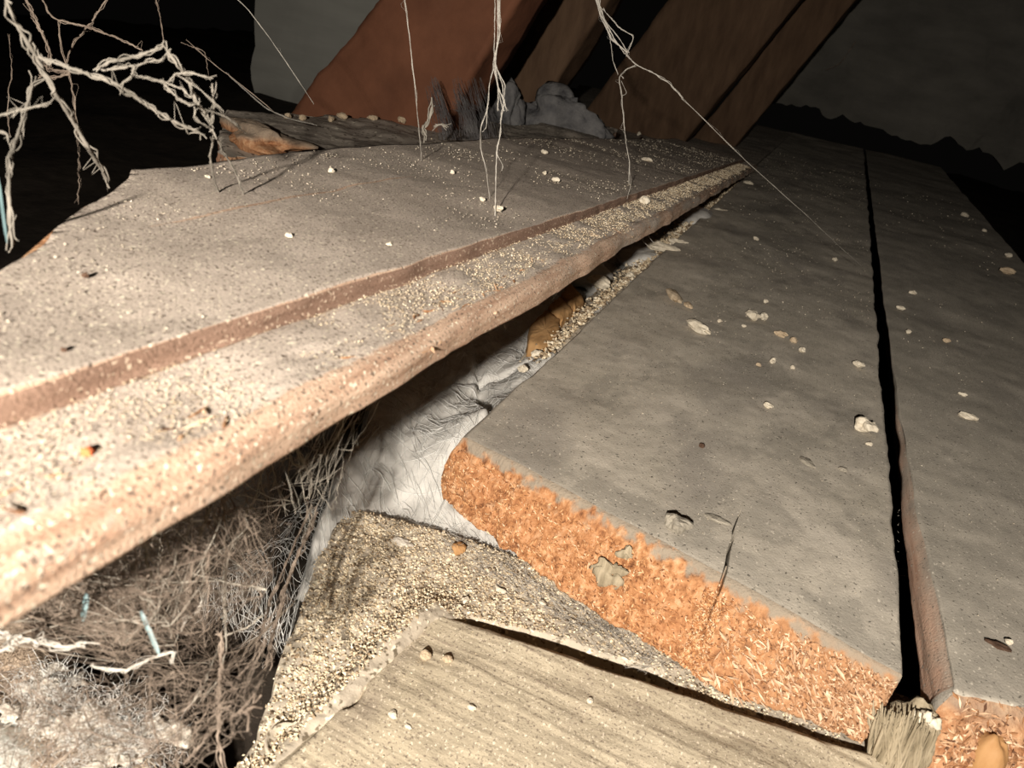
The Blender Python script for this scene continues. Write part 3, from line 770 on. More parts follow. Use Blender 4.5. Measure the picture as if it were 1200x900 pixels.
# tufts of wool further along the slot and at the rafter foot
for c, r, s3, lab in [(at(762, 300, -.006), .011, (1.2, 1.6, .6), 'grey wool tuft in the slot, at the lifted board\'s shadow'),
                      (at(822, 255, -.004), .016, (.9, 1.8, .6), 'far grey wool tuft wedged between the two boards'),
                      (at(700, 320, -.010), .011, (1.3, 1.2, .8), 'blue-grey wool tuft behind the ochre rotten block')]:
    o = mesh('wool_tuft', *blob(None, '', c - np.array([.004, 0, .004]), r, None, int(r * 9999), .35, s3), M_wool)
    tag(o, lab, 'insulation', 'wool tufts in the slot')
for c, r, s3, lab in [(onY(650, 140, .70), .030, (1.25, .5, .85), 'grey wool lump on the floor between the rafter feet'),
                      (onY(590, 128, .66), .022, (.75, .5, 1.2), 'grey wool lump behind the hanging webs, at the tan rafter foot')]:
    o = mesh('wool_lump', *blob(None, '', c, r, None, int(r * 999), .7, s3, 26), M_lump)
    tag(o, lab, 'insulation', 'wool lumps among the rafter feet')

# ochre rotten block in the slot
blk = empty('rotten_block', at(650, 385, -.014), 'broken ochre rotten wood block in the slot between the boards', 'wood block')
def chunk(root, name, px, ztop, thick, mat, seed, rough=.0006):
    P = np.array([at(x, y, ztop) for x, y in px]); c = P.mean(0)
    Q = []
    n = 12
    for a in range(len(P)):
        for s in np.linspace(0, 1, n, endpoint=False): Q.append(P[a] * (1 - s) + P[(a + 1) % len(P)] * s)
    Q = np.array(Q); k = len(Q); V = []
    for s_, dz in [(0, .0005), (.3, .0006), (.6, .0005), (.85, .0002), (.96, -.0006), (1, -.002), (1.0, -thick * .5), (.97, -thick)]:
        q = c + (Q - c) * s_; q[:, 2] = ztop + dz; V.append(q)
    m = len(V); V = np.concatenate(V)
    V += rough * np.stack([fbm(V, .003, seed), fbm(V, .003, seed + 1), fbm(V, .003, seed + 2)], 1)
    i = np.arange(m - 1)[:, None] * k; j = np.arange(k)[None]; j2 = (j + 1) % k
    return pmesh(root, name, V, np.stack([i + j, i + k + j, i + k + j2, i + j2], -1).reshape(-1, 4), mat)
chunk(blk, 'chunk', [(622, 380), (640, 360), (656, 372), (655, 400), (642, 414), (620, 400)], -.007, .012, M_choc, 91)
chunk(blk, 'chunk', [(642, 358), (656, 346), (672, 362), (659, 374)], -.0062, .012, M_choc, 94)
chunk(blk, 'chunk', [(658, 344), (668, 330), (686, 350), (673, 360)], -.0055, .012, M_choc, 97)

# ridge of crumbs along the left edge of the grey board
g = np.random.default_rng(101)
n = 2600; y = .26 + .66 * g.uniform(size=n) ** 1.3; x = -.0785 - np.abs(g.normal(size=n)) * .0042 * np.interp(y, [.26, .4, .9], [.8, 1.3, 1.6]) + .001
z = -.0035 - .35 * np.abs(x + .0775) - .002 * g.uniform(size=n) ** 2
kp = g.uniform(size=n) < np.interp(y, [.26, .30, .42, .9], [.2, .9, 1, .7])
grains('wood_grit', np.stack([x, y, z], 1)[kp], ((.0008 + .0018 * y) * g.uniform(.5, 1.7, n))[kp], M_grit,
       'ridge of pale crumbs packed in the slot along the grey board', seed=102)
nx_, ny_ = 14, 200
gx, gy = np.meshgrid(np.linspace(-.094, -.0755, nx_), .25 + (np.geomspace(.2, .95, ny_) - .2), indexing='ij')
q3 = np.stack([gx.ravel(), gy.ravel(), 0 * gx.ravel()], 1)
q3[:, 2] = -.0045 - .55 * np.abs(q3[:, 0] + .0765) + .0010 * fbm(q3, .006, 104, 4) - .012 * sstep(.30, .25, q3[:, 1])
o = mesh('crumb_ridge', q3, gridfaces(nx_, ny_), M_frassbed, attr={'bare': np.zeros(len(q3)), 'pale': np.zeros(len(q3))})
tag(o, 'packed dust bank beneath the crumbs along the grey board edge', 'wood dust', kind='stuff')

# sparse dust grains on the grey boards, the tan board
def flatgrains(n, x0, x1, y0, y1, z, s0, s1, seed, label, mat=M_gritg, cl=.5, ok=None):
    g = np.random.default_rng(seed)
    y = np.exp(g.uniform(np.log(y0), np.log(y1), n)); x = g.uniform(x0, x1, n)
    q = np.stack([x, y, 0 * x], 1); keep = g.uniform(size=n) < (.45 + cl * fbm(q, .03, seed, 3))
    if ok is not None: keep &= ok(x, y)
    q = q[keep]; q[:, 2] = z + .0009 * fbm(q * [1, 1, 0] + [0, 0, z], .05, 3 if z > -.01 else 54, 1) * (z > -.01)
    dist = np.linalg.norm(q - CAM, axis=1)
    grains('dust_grains', q, (s0 + s1 * dist) * g.uniform(.4, 1.3, len(q)) , mat, label, 'dust', tone=g.uniform(.3, 1, len(q)), seed=seed + 1)
flatgrains(4200, -.072, .053, .180, 1.2, .0, .00012, .0010, 111, 'fine pale dust grains scattered over the wide grey board',
           ok=lambda x, y: y > .1845 - (x + .072) * .1968 + .002)
flatgrains(1200, .066, .17, .19, 1.2, .0, .00012, .0011, 113, 'fine pale dust grains on the board right of the black gap')
flatgrains(3600, -.060, .10, .055, .158, cz + .0002, .00022, .0006, 115, 'fine pale dust grains sprinkled over the tan board',
           mat=M_grit, ok=lambda x, y: (y < .1325 + (x + .0525) * .167) & (x > -.0615 + (y - .04) * .12))
flatgrains(900, -.30, -.12, .45, 1.2, .032, .0004, .0018, 117, 'pale crumbs on the far dusty floorboard by the rafters', mat=M_grit,
           ok=lambda x, y: (y < .30 + (x + .35) * 1.6) & (y > .12 + (x + .35) * 1.6))

# ================================================================== SINGLE CRUMBS AND CHIPS
def crumb(name, px, py, w, h, label, z=0.0, mat=M_crumb, on='flat', ang=0.0, flat=.75, rough=.4, group='loose crumbs on the grey board', lift=.35, cat='crumb'):
    if on == 'flat': p = at(px, py + h * .3, z)
    else: p = onL(px, py + h * .3, z)
    d = (p - CAM) @ fwd
    rx, ry = w / 2 * d / F, h / 2 * d / F
    ca, sa = math.cos(ang), math.sin(ang)
    R_ = [[ca, sa, 0], [-sa, ca, 0], [0, 0, 1]]
    V, f = blob(None, '', (0, 0, 0), 1.0, None, (int(px) * 7 + int(py)) % 997, rough, (rx, max(ry, rx * .45), ry * flat + .0001), 9)
    V = V @ np.array(R_); V[:, 2] -= V[:, 2].min() * .8
    o = mesh(name, V, f, mat, smooth=False); o.location = Vector([float(c) for c in p])
    return tag(o, label, cat, group)
C_ = crumb
C_('plaster_crumb', 1013, 499, 25, 21, 'largest pale angular crumb, beside the black gap between the boards', rough=.55)
C_('plaster_crumb', 1017, 520, 8, 6, 'tiny crumb just below the largest pale angular crumb')
C_('plaster_crumb', 881, 370, 15, 13, 'left half of the pale double crumb above the crumb cluster')
C_('plaster_crumb', 894, 371, 11, 12, 'right half of the pale double crumb above the crumb cluster')
C_('wood_chip', 789, 346, 36, 12, 'long pale wood chip, upper of the two near the slot', mat=M_chip, ang=-1.0, rough=.3, group='wood chips on the grey board', cat='wood chip')
C_('wood_chip', 806, 358, 16, 7, 'thin brown splinter behind the long pale wood chip', mat=M_tan, ang=-1.0, group='wood chips on the grey board', cat='wood chip')
C_('wood_chip', 817, 384, 34, 13, 'grainy pale wood chip, lower of the two near the slot', mat=M_crumb, ang=-.45, rough=.4, group='wood chips on the grey board', cat='wood chip')
C_('wood_chip', 945, 541, 24, 12, 'flat grey-brown wood chip left of the black gap, middle of the board', mat=M_clod, ang=-.8, rough=.3, flat=.5, group='wood chips on the grey board', cat='wood chip')
C_('wood_chip', 988, 550, 12, 6, 'tiny dark wood chip right of the flat grey-brown chip', mat=M_clod, ang=.5, group='wood chips on the grey board', cat='wood chip')
C_('dirt_clod', 792, 612, 30, 24, 'round grey clod near the cut end, left of its twin', mat=M_clod, group='grey clods near the cut end', cat='clod')
C_('dirt_clod', 841, 606, 28, 15, 'flat grey clod near the cut end, above the crack', mat=M_clod, flat=.3, group='grey clods near the cut end', cat='clod')
C_('plaster_crumb', 1005, 427, 13, 9, 'oval white crumb alone above the largest angular crumb')
C_('plaster_crumb', 915, 392, 14, 9, 'tan crumb at the upper left of the crumb cluster', mat=M_tan)
C_('plaster_crumb', 929, 399, 11, 8, 'tan crumb in the middle of the crumb cluster', mat=M_tan)
C_('plaster_crumb', 939, 410, 7, 7, 'small pale crumb at the lower right of the crumb cluster')
C_('plaster_crumb', 904, 423, 7, 9, 'pale upright crumb below the crumb cluster')
C_('plaster_crumb', 928, 430, 6, 5, 'pale crumb at the foot of the crumb cluster')
C_('plaster_crumb', 888, 428, 6, 5, 'small tan crumb lowest left below the crumb cluster', mat=M_tan)
C_('plaster_crumb', 897, 353, 6, 6, 'tiny pale crumb above the pale double crumb')
C_('plaster_crumb', 843, 376, 6, 5, 'tiny crumb right of the grainy pale chip')
C_('plaster_crumb', 871, 382, 5, 4, 'speck of crumb just left below the double crumb')
C_('plaster_crumb', 899, 476, 11, 8, 'white crumb with a dark side in the middle of the grey board')
C_('plaster_crumb', 821, 523, 7, 8, 'dark brown fleck above the grey clods', mat=M_dark)
C_('plaster_crumb', 978, 304, 6, 5, 'pale crumb far up the grey board, left of the gap')
C_('plaster_crumb', 885, 280, 6, 5, 'pale crumb far up the grey board near its left edge')
C_('plaster_crumb', 1133, 488, 22, 9, 'flat oval pale crumb on the board right of the gap', group='loose crumbs right of the gap')
C_('plaster_crumb', 1127, 462, 9, 5, 'small yellow crumb above the flat oval one', group='loose crumbs right of the gap')
C_('plaster_crumb', 1069, 343, 7, 6, 'round crumb right of the gap, upper', group='loose crumbs right of the gap')
C_('plaster_crumb', 1055, 361, 11, 5, 'flat crumb hugging the gap on the right board', group='loose crumbs right of the gap')
C_('plaster_crumb', 1064, 389, 6, 6, 'round crumb right of the gap, lower', group='loose crumbs right of the gap')
C_('plaster_crumb', 1108, 399, 8, 6, 'tan crumb between the gap and the frame edge', mat=M_tan, group='loose crumbs right of the gap')
C_('plaster_crumb', 1181, 299, 9, 7, 'pale crumb at the right frame edge, upper of two', group='loose crumbs right of the gap')
C_('plaster_crumb', 1180, 318, 15, 8, 'wider tan crumb at the right frame edge, lower of two', mat=M_tan, group='loose crumbs right of the gap')
C_('plaster_crumb', 1182, 752, 9, 7, 'white crumb beside a brown twig low on the right board', group='loose crumbs right of the gap')
C_('plaster_crumb', 1130, 252, 9, 6, 'faint crumb in the dark far end of the right board', group='loose crumbs right of the gap')
C_('plaster_crumb', 1153, 270, 6, 5, 'second faint crumb in the dark far end of the right board', group='loose crumbs right of the gap')
for x_, y_, w_, lab in [(337, 134, 8, 'first crumb from the left on the far board\'s back edge'), (354, 136, 9, 'second crumb from the left on the far board\'s back edge'),
                        (388, 137, 7, 'third crumb from the left on the far board\'s back edge'), (401, 133, 14, 'widest pale crumb on the far board\'s back edge'),
                        (436, 135, 12, 'fifth crumb on the far board\'s back edge, before the red-brown rafter'), (470, 138, 9, 'sixth crumb on the far board\'s back edge, left of the web curtain')]:
    crumb('plaster_crumb', x_, y_ + 3, w_, 8, lab, .0305, mat=M_tan, group='crumbs on the far board edge')
LG = 'loose crumbs on the lifted board'
C_('plaster_crumb', 584, 245, 12, 9, 'pale crumb with a dark shadow, crossed by the hanging strands', .009, on='L', group=LG)
C_('plaster_crumb', 754, 235, 12, 11, 'round white crumb on the ledge of the lifted board', .006, on='L', group=LG)
C_('plaster_crumb', 637, 178, 9, 6, 'white crumb near the back of the lifted board', .009, on='L', group=LG)
C_('plaster_crumb', 651, 211, 10, 6, 'flat pale crumb in the middle of the lifted board', .009, on='L', group=LG)
C_('plaster_crumb', 758, 187, 12, 6, 'flat crumb at the far dark end of the lifted board', .009, on='L', group=LG)
C_('plaster_crumb', 565, 234, 8, 6, 'small white crumb left of the crossed pale crumb', .009, on='L', group=LG)
C_('plaster_crumb', 638, 203, 5, 4, 'tiny crumb above the flat pale crumb', .009, on='L', group=LG)
C_('plaster_crumb', 530, 202, 6, 5, 'tiny crumb left of the hanging strands', .009, on='L', group=LG)
C_('plaster_crumb', 388, 200, 7, 7, 'lone white crumb behind on the left half of the lifted board', .009, on='L', group=LG)
C_('plaster_crumb', 244, 208, 8, 6, 'white crumb under the twig-like web strand', .009, on='L', group=LG)
C_('plaster_crumb', 339, 277, 9, 6, 'white crumb in the middle of the lifted board\'s left half', .009, on='L', group=LG)
C_('plaster_crumb', 455, 287, 8, 6, 'white crumb above the ledge, left of the hanging strands', .009, on='L', group=LG)
C_('plaster_crumb', 100, 323, 8, 7, 'dark brown crumb at the overexposed left of the lifted board', .009, on='L', mat=M_dark, group=LG)
C_('plaster_crumb', 75, 411, 7, 5, 'dark fleck close to the riser at the far left', .009, on='L', mat=M_dark, group=LG)
C_('plaster_crumb', 748, 157, 5, 5, 'tiny pale crumb at the lifted board\'s back edge', .009, on='L', group=LG)
C_('insect_scrap', 103, 531, 16, 13, 'bright orange-red scrap on the near end of the ledge', .0055, on='L', mat=M_resin, group=None, cat='scrap')
C_('plaster_crumb', 645, 313, 8, 10, 'white crumb hanging on web under the lifted board', .001, on='L', group='crumbs in the slot')
for (x, y, w, h, an, lab) in [(777, 291, 36, 13, .5, 'pale flat chip bridging the slot, middle one'), (703, 331, 30, 16, -.3, 'chunky cream chip in the slot beside the ochre block'),
                              (794, 284, 22, 10, .5, 'rusty cream chip just beyond the middle slot chip'), (817, 268, 18, 9, .5, 'pale chip further up the slot'),
                              (844, 248, 20, 9, .6, 'pale chip near the narrow end of the slot'), (876, 216, 12, 9, .3, 'white crumb at the very tip of the slot'),
                              (738, 322, 10, 8, 0, 'small yellow crumb beside the chunky cream chip'), (628, 415, 14, 12, 0, 'white crumb on the wool below the ochre block'),
                              (612, 432, 12, 10, 0, 'yellowish crumb on the wool, left of the white one')]:
    C_('slot_chip', x, y, w, h, lab, -.003 if y < 400 else -.008, mat=M_crumb, ang=an, group='chips in the slot', cat='chip', rough=.35)
CG = 'loose crumbs on the tan board'
C_('plaster_crumb', 461, 837, 13, 10, 'largest white crumb on the tan board, near its left end', cz, group=CG)
C_('plaster_crumb', 552, 829, 10, 7, 'white crumb right of the largest one on the tan board', cz, group=CG)
C_('plaster_crumb', 691, 821, 8, 7, 'round white crumb in the middle of the tan board', cz, group=CG)
C_('plaster_crumb', 478, 852, 9, 5, 'small crumb just below the largest one on the tan board', cz, group=CG)
C_('plaster_crumb', 498, 768, 13, 10, 'pinkish-tan crumb near the tan board\'s far corner', cz, mat=M_tan, group=CG)
C_('plaster_crumb', 524, 772, 11, 10, 'darker tan crumb beside the pinkish one on the tan board', cz, mat=M_tan, group=CG)
C_('plaster_crumb', 635, 706, 9, 7, 'white crumb on the grit beyond the black slot, right', -.0265, group='crumbs on the grit bed')
C_('plaster_crumb', 587, 692, 12, 6, 'white crumb on the grit beyond the black slot, left', -.0265, group='crumbs on the grit bed')
C_('plaster_crumb', 544, 704, 8, 10, 'upright white crumb at the left tip of the black slot', -.0265, group='crumbs on the grit bed')
C_('plaster_crumb', 470, 636, 28, 11, 'white wool lump where the grit meets the glass wool', -.028, mat=M_fluff, group='crumbs on the grit bed')
C_('wood_scrap', 536, 642, 14, 16, 'yellow wood scrap on the wool, under the orange end', -.027, mat=M_amber, group='crumbs on the grit bed', cat='scrap')
C_('twig_scrap', 1170, 756, 24, 6, 'thin dark brown twig scrap low on the right board', 0, mat=M_dark, group='loose crumbs right of the gap', cat='twig')

# ================================================================== ROTTEN STUB AND AMBER PIECE IN THE GAP
stub = empty('splinter_stub', at(1072, 880, -.02), 'upright grey-green splintered wood stub at the foot of the black gap', 'wood stub')
g = np.random.default_rng(121); ps = []
c0 = at(1073, 852, -.012)
V, f = blob(None, '', c0 + np.array([0, .001, -.002]), 1, None, 7, .3, (.0062, .0045, .0085), 16)
pmesh(stub, 'stub_core', V, f, M_stub)
for i in range(150):
    a = g.uniform(-1, 1); b = g.uniform(-1, .6); c = c0 + np.array([.0063 * a, -.0035 * math.sqrt(max(0, 1 - a * a)) + .001 * b, 0])
    h0, h1 = -.0115 + g.uniform(-.001, .003), .0050 + g.uniform(-.004, .0035) * (1 - abs(a) * .3) - .004 * abs(a)
    P = wig(c + [g.normal() * .0005, 0, h0], c + [g.normal() * .001 - .0035, 0, h1], 6, .0004, g=g); ps.append((P, np.array([1, 1, 1, .9, .7, .3]) * g.uniform(.0003, .00065)))
V, f = tubes(ps, 4); pmesh(stub, 'splinters', V, f, M_stub)['kind'] = 'stuff'
for i, (dx, dz) in enumerate([(0, .0062), (.002, .0050), (-.0015, .0048)]):
    blob(stub, 'pale_tip', c0 + np.array([dx, -.002, dz]), .0013, M_crumb, i + 3, .5, (1, .8, 1.2), 8)
amb = empty('amber_piece', at(1150, 880, -.024), 'smooth amber-yellow wood piece below the right board at the bottom edge', 'wood piece')
ca = at(1150, 888, -.016)
blob(amb, 'amber_body', ca + np.array([0, -.001, 0]), 1, M_amber, 9, .18, (.0042, .004, .0095), 18)
blob(amb, 'pale_side', ca + np.array([-.0052, -.0005, -.002]), 1, M_crumb, 12, .3, (.0028, .003, .0085), 14)['label'] = 'pale crumbly left side'

# ================================================================== DEBRIS HEAP (lower left)
def heap_h(x, y):
    q = np.stack([x, y, 0 * x], 1)
    z = -.040 + .004 * fbm(q, .03, 131, 4) + .0012 * fbm(q, .005, 132, 4, .6)
    z += .010 * np.exp(-(((x + .105) / .03) ** 2 + ((y - .062) / .022) ** 2))
    z -= .034 * sstep(.073, .089, y + (x + .10) * .3 + .004 * vn(q, .012, 134))
    return z
nx, ny = 240, 200
gx, gy = np.meshgrid(np.linspace(-.22, -.050, nx), np.linspace(.02, .150, ny), indexing='ij')
hx, hy = gx.ravel(), gy.ravel(); hz = heap_h(hx, hy)
hz = np.where(hx > -.078 + (.09 - hy) * .35, np.minimum(hz, -.046), hz)
heap = empty('debris_heap', (-.11, .065, -.07), 'fluffy brown debris heap in the lower left corner', 'debris', kind='stuff')
hf = gridfaces(nx, ny); hf = hf[hz[hf].min(1) > -.062]
pmesh(heap, 'heap_surface', np.stack([hx, hy, hz], 1), hf, M_heap)['kind'] = 'stuff'
g = np.random.default_rng(133); ps = []
for i in range(3600):
    x, y = g.uniform(-.19, -.066), g.uniform(.030, .084); an = g.uniform(0, 6.3); L_ = g.uniform(.002, .010); d = np.array([math.cos(an), math.sin(an)]) * L_
    s = np.linspace(-.5, .5, 6); c = g.normal() * .5
    px_, py_ = x + d[0] * s - d[1] * c * s * s, y + d[1] * s + d[0] * c * s * s
    pz_ = heap_h(px_, py_) + g.uniform(0, .003) + g.uniform(-.5, 1.5) * .0015 * (1 - 4 * s * s)
    ps.append((np.stack([px_, py_, pz_], 1), g.uniform(.00003, .00008)))
V, f = tubes(ps, 3); pmesh(heap, 'heap_fibres', V, f, M_heapf)['kind'] = 'stuff'
# white fluffy clumps
k = 0
wlab = ['near the bottom left corner', 'second from the left', 'in the middle of the heap', 'at the right end of the clumps', 'uppermost one', 'lowest at the frame edge']
for i, (px, py, r) in enumerate([(45, 845, .0050), (85, 862, .0058), (128, 878, .0050), (165, 888, .0042), (60, 822, .0036), (110, 900, .0050)]):
    p = at(px, py, -.030); p[2] = heap_h(p[:1], p[1:2])[0] + .005
    root = empty('wool_clump', p, 'white fluffy wool clump, ' + wlab[i], 'wool clump', 'white clumps on the heap')
    for q in range(4):
        dd = g.normal(size=3) * [.8, .6, .3] * r
        blob(root, 'tuft', p + dd, r * g.uniform(.35, .62), M_fluff, 40 + i * 5 + q, .95, (1, .9, .6), 20)
    ps = []
    for q in range(170):
        a = p + g.normal(size=3) * [.8, .7, .3] * r + [0, 0, .3 * r]; b = a + g.normal(size=3) * r * .7
        ps.append((wig(a, b, 6, r * .4, g=g), .000045))
    V, f = tubes(ps, 3); pmesh(root, 'loose_fibres', V, f, M_fibre)['kind'] = 'stuff'
# smooth grey lump at the very corner
o = mesh('grey_rag', *blob(None, '', at(15, 900, -.030), .010, None, 15, .25, (1.2, .9, .5), 20), M_wall2)
tag(o, 'smooth grey lump in the bottom left corner below the white clumps', 'lump')

# iridescent shine on web strands, modelled as small pale blue pieces
def glint(px0, py0, px1, py1, d0, d1, w, label):
    a, b = ray(px0, py0, d0), ray(px1, py1, d1); t = (b - a) / np.linalg.norm(b - a)
    s = np.cross(t, fwd); s /= np.linalg.norm(s); n = np.cross(s, t)
    W = w / 2 * (d0 + d1) / 2 / F; P = []
    for q, ww in ((0, .5), (.15, 1), (.5, 1), (.85, .9), (1, .3)):
        c = a + (b - a) * q
        for e in ((-1, 0), (-.3, .45), (.3, .45), (1, 0), (0, -.3)): P.append(c + s * W * ww * e[0] + n * W * ww * e[1])
    i = np.arange(4)[:, None] * 5; j = np.arange(5)[None]; j2 = (j + 1) % 5
    f = [list(q) for q in np.stack([i + j, i + j2, i + 5 + j2, i + 5 + j], -1).reshape(-1, 4)] + [[0, 1, 2, 3, 4], [24, 23, 22, 21, 20]]
    return tag(mesh('web_glint', P, f, M_glint, smooth=False), label, 'glint', 'modelled web glints')
glint(165, 716, 187, 768, .10, .10, 6, 'pale blue sliver slanting through the web tangle')
glint(102, 696, 97, 728, .10, .10, 7, 'shorter upright pale blue sliver in the tangle')
glint(-3, 205, 8, 285, .09, .10, 6, 'greenish white sliver at the left frame edge')

# ================================================================== COBWEBS
def web(name, paths, mat, label, group=None, kind=None, sides=5, fuzz=3, wisps=.10):
    if kind is None:
        g = np.random.default_rng(len(label) * 7 + len(paths)); extra = []
        for P, R_ in paths:
            R_ = np.broadcast_to(R_, len(P)).copy(); k = len(P); r = R_.mean()
            x = np.linspace(0, 1, k); R_ *= .45 + .55 * np.minimum(1, np.minimum(x, 1 - x) * 8); extra.append((P, R_ * .8))
            if k < 8: continue
            for q in range(fuzz):
                o_ = g.normal(size=(k, 3))
                for _ in range(3): o_[1:-1] = (o_[:-2] + 2 * o_[1:-1] + o_[2:]) / 4
                extra.append((P + o_ * r * 1.9, np.full(k, r * .38)))
            for q in range(int(k * wisps * .5)):
                a = g.integers(1, k - 2); b = min(k - 1, a + g.integers(2, 7)); m = (P[a] + P[b]) / 2 + g.normal(size=3) * r * 6
                extra.append((resample(np.array([P[a], m, P[b]]), 6), np.full(6, r * .16)))
        paths = extra
    V, f = tubes(paths, sides); o = mesh(name, V, f, mat)
    return tag(o, label, 'cobweb', group, kind)
G = np.random.default_rng(201)
HG = 'thick web strands at the upper left'
# forked strand from the top left corner
web('cobweb_strand', [silk([(3, -10, .11), (20, 30, .115), (42, 66, .12), (62, 105, .125), (90, 150, .135), (110, 185, .14), (127, 212, .147)], .0010 * .55, 60, .0003, G)], M_webn,
    'thick pale strand from the top left corner down to the lifted board', HG)
main = [silk([(42, 66, .12), (60, 72, .12), (100, 86, .12), (120, 92, .12), (140, 100, .12), (170, 122, .125), (205, 143, .13), (240, 158, .135)], .00042, 70, .0004, G),
        silk([(112, 82, .12), (130, 72, .12), (160, 66, .12), (192, 54, .12)], .00032, 34, .0004, G),
        silk([(192, 54, .12), (205, 72, .12), (220, 92, .123), (230, 118, .126), (245, 140, .13), (250, 155, .13)], .00034, 40, .0004, G),
        silk([(140, 100, .12), (155, 88, .12), (158, 76, .12), (142, 80, .12), (120, 82, .12)], .00026, 30, .0004, G),
        silk([(158, 78, .12), (175, 72, .12), (190, 70, .12), (196, 62, .12)], .0002, 20, .0004, G),
        silk([(160, 88, .12), (190, 95, .12), (215, 105, .12), (225, 115, .12)], .00018, 24, .0005, G),
        silk([(190, 96, .12), (205, 112, .12), (222, 124, .12), (230, 122, .12)], .00022, 24, .0005, G),
        silk([(195, 98, .12), (205, 86, .12), (225, 86, .12), (250, 92, .12)], .0002, 24, .0005, G),
        silk([(228, 125, .125), (228, 138, .126), (238, 146, .128), (246, 150, .13)], .0002, 16, .0004, G),
        silk([(248, 98, .125), (251, 125, .128), (247, 150, .131)], .00026, 22, .0004, G),
        silk([(247, 150, .131), (262, 178, .138), (276, 202, .145), (288, 235, .152)], .00024, 36, .0003, G),
        silk([(250, 158, .131), (246, 185, .138), (252, 215, .145), (264, 245, .150)], .00022, 36, .0003, G),
        silk([(225, 95, .12), (250, 120, .125), (268, 140, .13), (288, 156, .14)], .00013, 24, .0004, G),
        silk([(240, 128, .12), (265, 137, .125), (283, 150, .13)], .00016, 20, .0004, G),
        silk([(205, 86, .12), (235, 105, .12), (262, 130, .12)], .0001, 24, .0004, G)]
web('cobweb_branch', main, M_webn, 'twig-like web branch with dusty side loops over the black void', HG)
web('cobweb_strand', [silk([(-10, 138, .10), (15, 131, .10), (45, 124, .10), (60, 121, .10)], .00022, 26, .0003, G), silk([(16, 137, .10), (18, 131, .10), (28, 129, .10)], .00014, 8, .0002, G)], M_webn,
    'short pale web twig reaching in from the left edge', HG)
web('cobweb_strand', [silk([(42, 90, .13), (30, 130, .125), (20, 160, .12), (12, 185, .115), (10, 215, .11), (12, 250, .11), (14, 290, .11)], .00042, 44, .0005, G, .5),
                      silk([(-4, 153, .11), (8, 155, .11), (10, 165, .11)], .00022, 10, .0003, G)], M_webn,
    'lumpy strand dropping along the left edge past the board corner', HG)
dim = [silk([(25, -10, .2), (45, 30, .2), (60, 62, .2), (58, 85, .2)], .00042, 40, .001, G), silk([(45, -10, .2), (60, 20, .2), (75, 26, .2), (100, 30, .2), (130, 42, .2), (165, 58, .2)], .00028, 44, .001, G),
       silk([(130, -10, .22), (108, 25, .22), (85, 52, .22), (75, 80, .22)], .00028, 40, .001, G), silk([(68, 25, .2), (72, 60, .2), (85, 100, .2), (90, 150, .2), (93, 190, .18), (92, 238, .16)], .00022, 50, .0012, G),
       silk([(180, -10, .22), (188, 20, .22), (192, 50, .22)], .00018, 24, .0008, G), silk([(212, 50, .22), (240, 60, .22), (245, 90, .22)], .0001, 24, .0008, G),
       silk([(218, 46, .22), (250, 75, .22), (290, 105, .22), (320, 130, .22)], .00012, 24, .0005, G), silk([(10, 40, .2), (14, 80, .2), (8, 130, .2), (12, 160, .2)], .00012, 24, .001, G),
       silk([(40, 70, .2), (60, 82, .2), (85, 86, .2), (60, 92, .2), (45, 88, .2)], .0004, 34, .001, G)]
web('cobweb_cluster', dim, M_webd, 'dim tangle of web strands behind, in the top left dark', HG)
TG = 'fine hanging web strands'
web('cobweb_strand', [silk([(268, -10, .25), (290, 10, .25), (320, 50, .25), (350, 95, .26), (368, 122, .27)], .00010, 40, .0002, G)], M_webw, 'hair-thin strand slanting before the grey side panel', TG)
web('cobweb_strand', [silk([(265, 85, .40), (290, 108, .41), (312, 127, .42), (335, 138, .43), (372, 147, .44)], .0003, 40, .0003, G)], M_webw, 'bright thin strand lying down onto the far board', TG)
web('cobweb_strand', [silk([(473, -10, .22), (480, 45, .22), (486, 100, .22), (492, 165, .24), (496, 208, .26)], .00013, 60, .0001, G, .5)], M_webw, 'single straight beaded strand hanging before the red-brown rafter', TG)
cen_ = []
for i in range(5):
    j = lambda s=3: G.normal() * s
    cen_.append(silk([(584 + j(2), -10, .2), (583 + j(), 40, .2), (580 + j(2), 75, .2), (585 + j(), 100, .2), (588 + j(), 130, .2)], .00011, 50, .0004, G, .5))
cen_ += [silk([(580, 75, .2), (574, 95, .2), (571, 130, .2), (563, 150, .2), (563, 175, .21), (570, 200, .21), (575, 245, .22), (579, 300, .2), (584, 350, .19), (592, 385, .19)], .00012, 90, .0002, G, .4),
         silk([(588, 130, .2), (586, 160, .2), (582, 175, .2), (581, 215, .2), (580, 250, .2), (583, 330, .19), (580, 380, .19)], .00014, 90, .0002, G, .4),
         silk([(571, 125, .2), (570, 150, .2), (565, 155, .2)], .0001, 16, .0002, G), silk([(584, 105, .2), (592, 118, .2), (586, 145, .2)], .0001, 16, .0003, G),
         silk([(582, 180, .2), (590, 195, .2), (588, 200, .2)], .00008, 12, .0002, G)]
web('cobweb_strand', cen_, M_webw, 'long twisted web cord hanging past the lifted board, splitting in two', TG)
frk = []
for i in range(6):
    j = lambda s=4: G.normal() * s
    frk.append(silk([(698 + j(3), -10, .3), (706 + j(), 18, .3), (720 + j(), 45, .3), (732 + j(), 62, .3)], .00016, 36, .0006, G, .5))
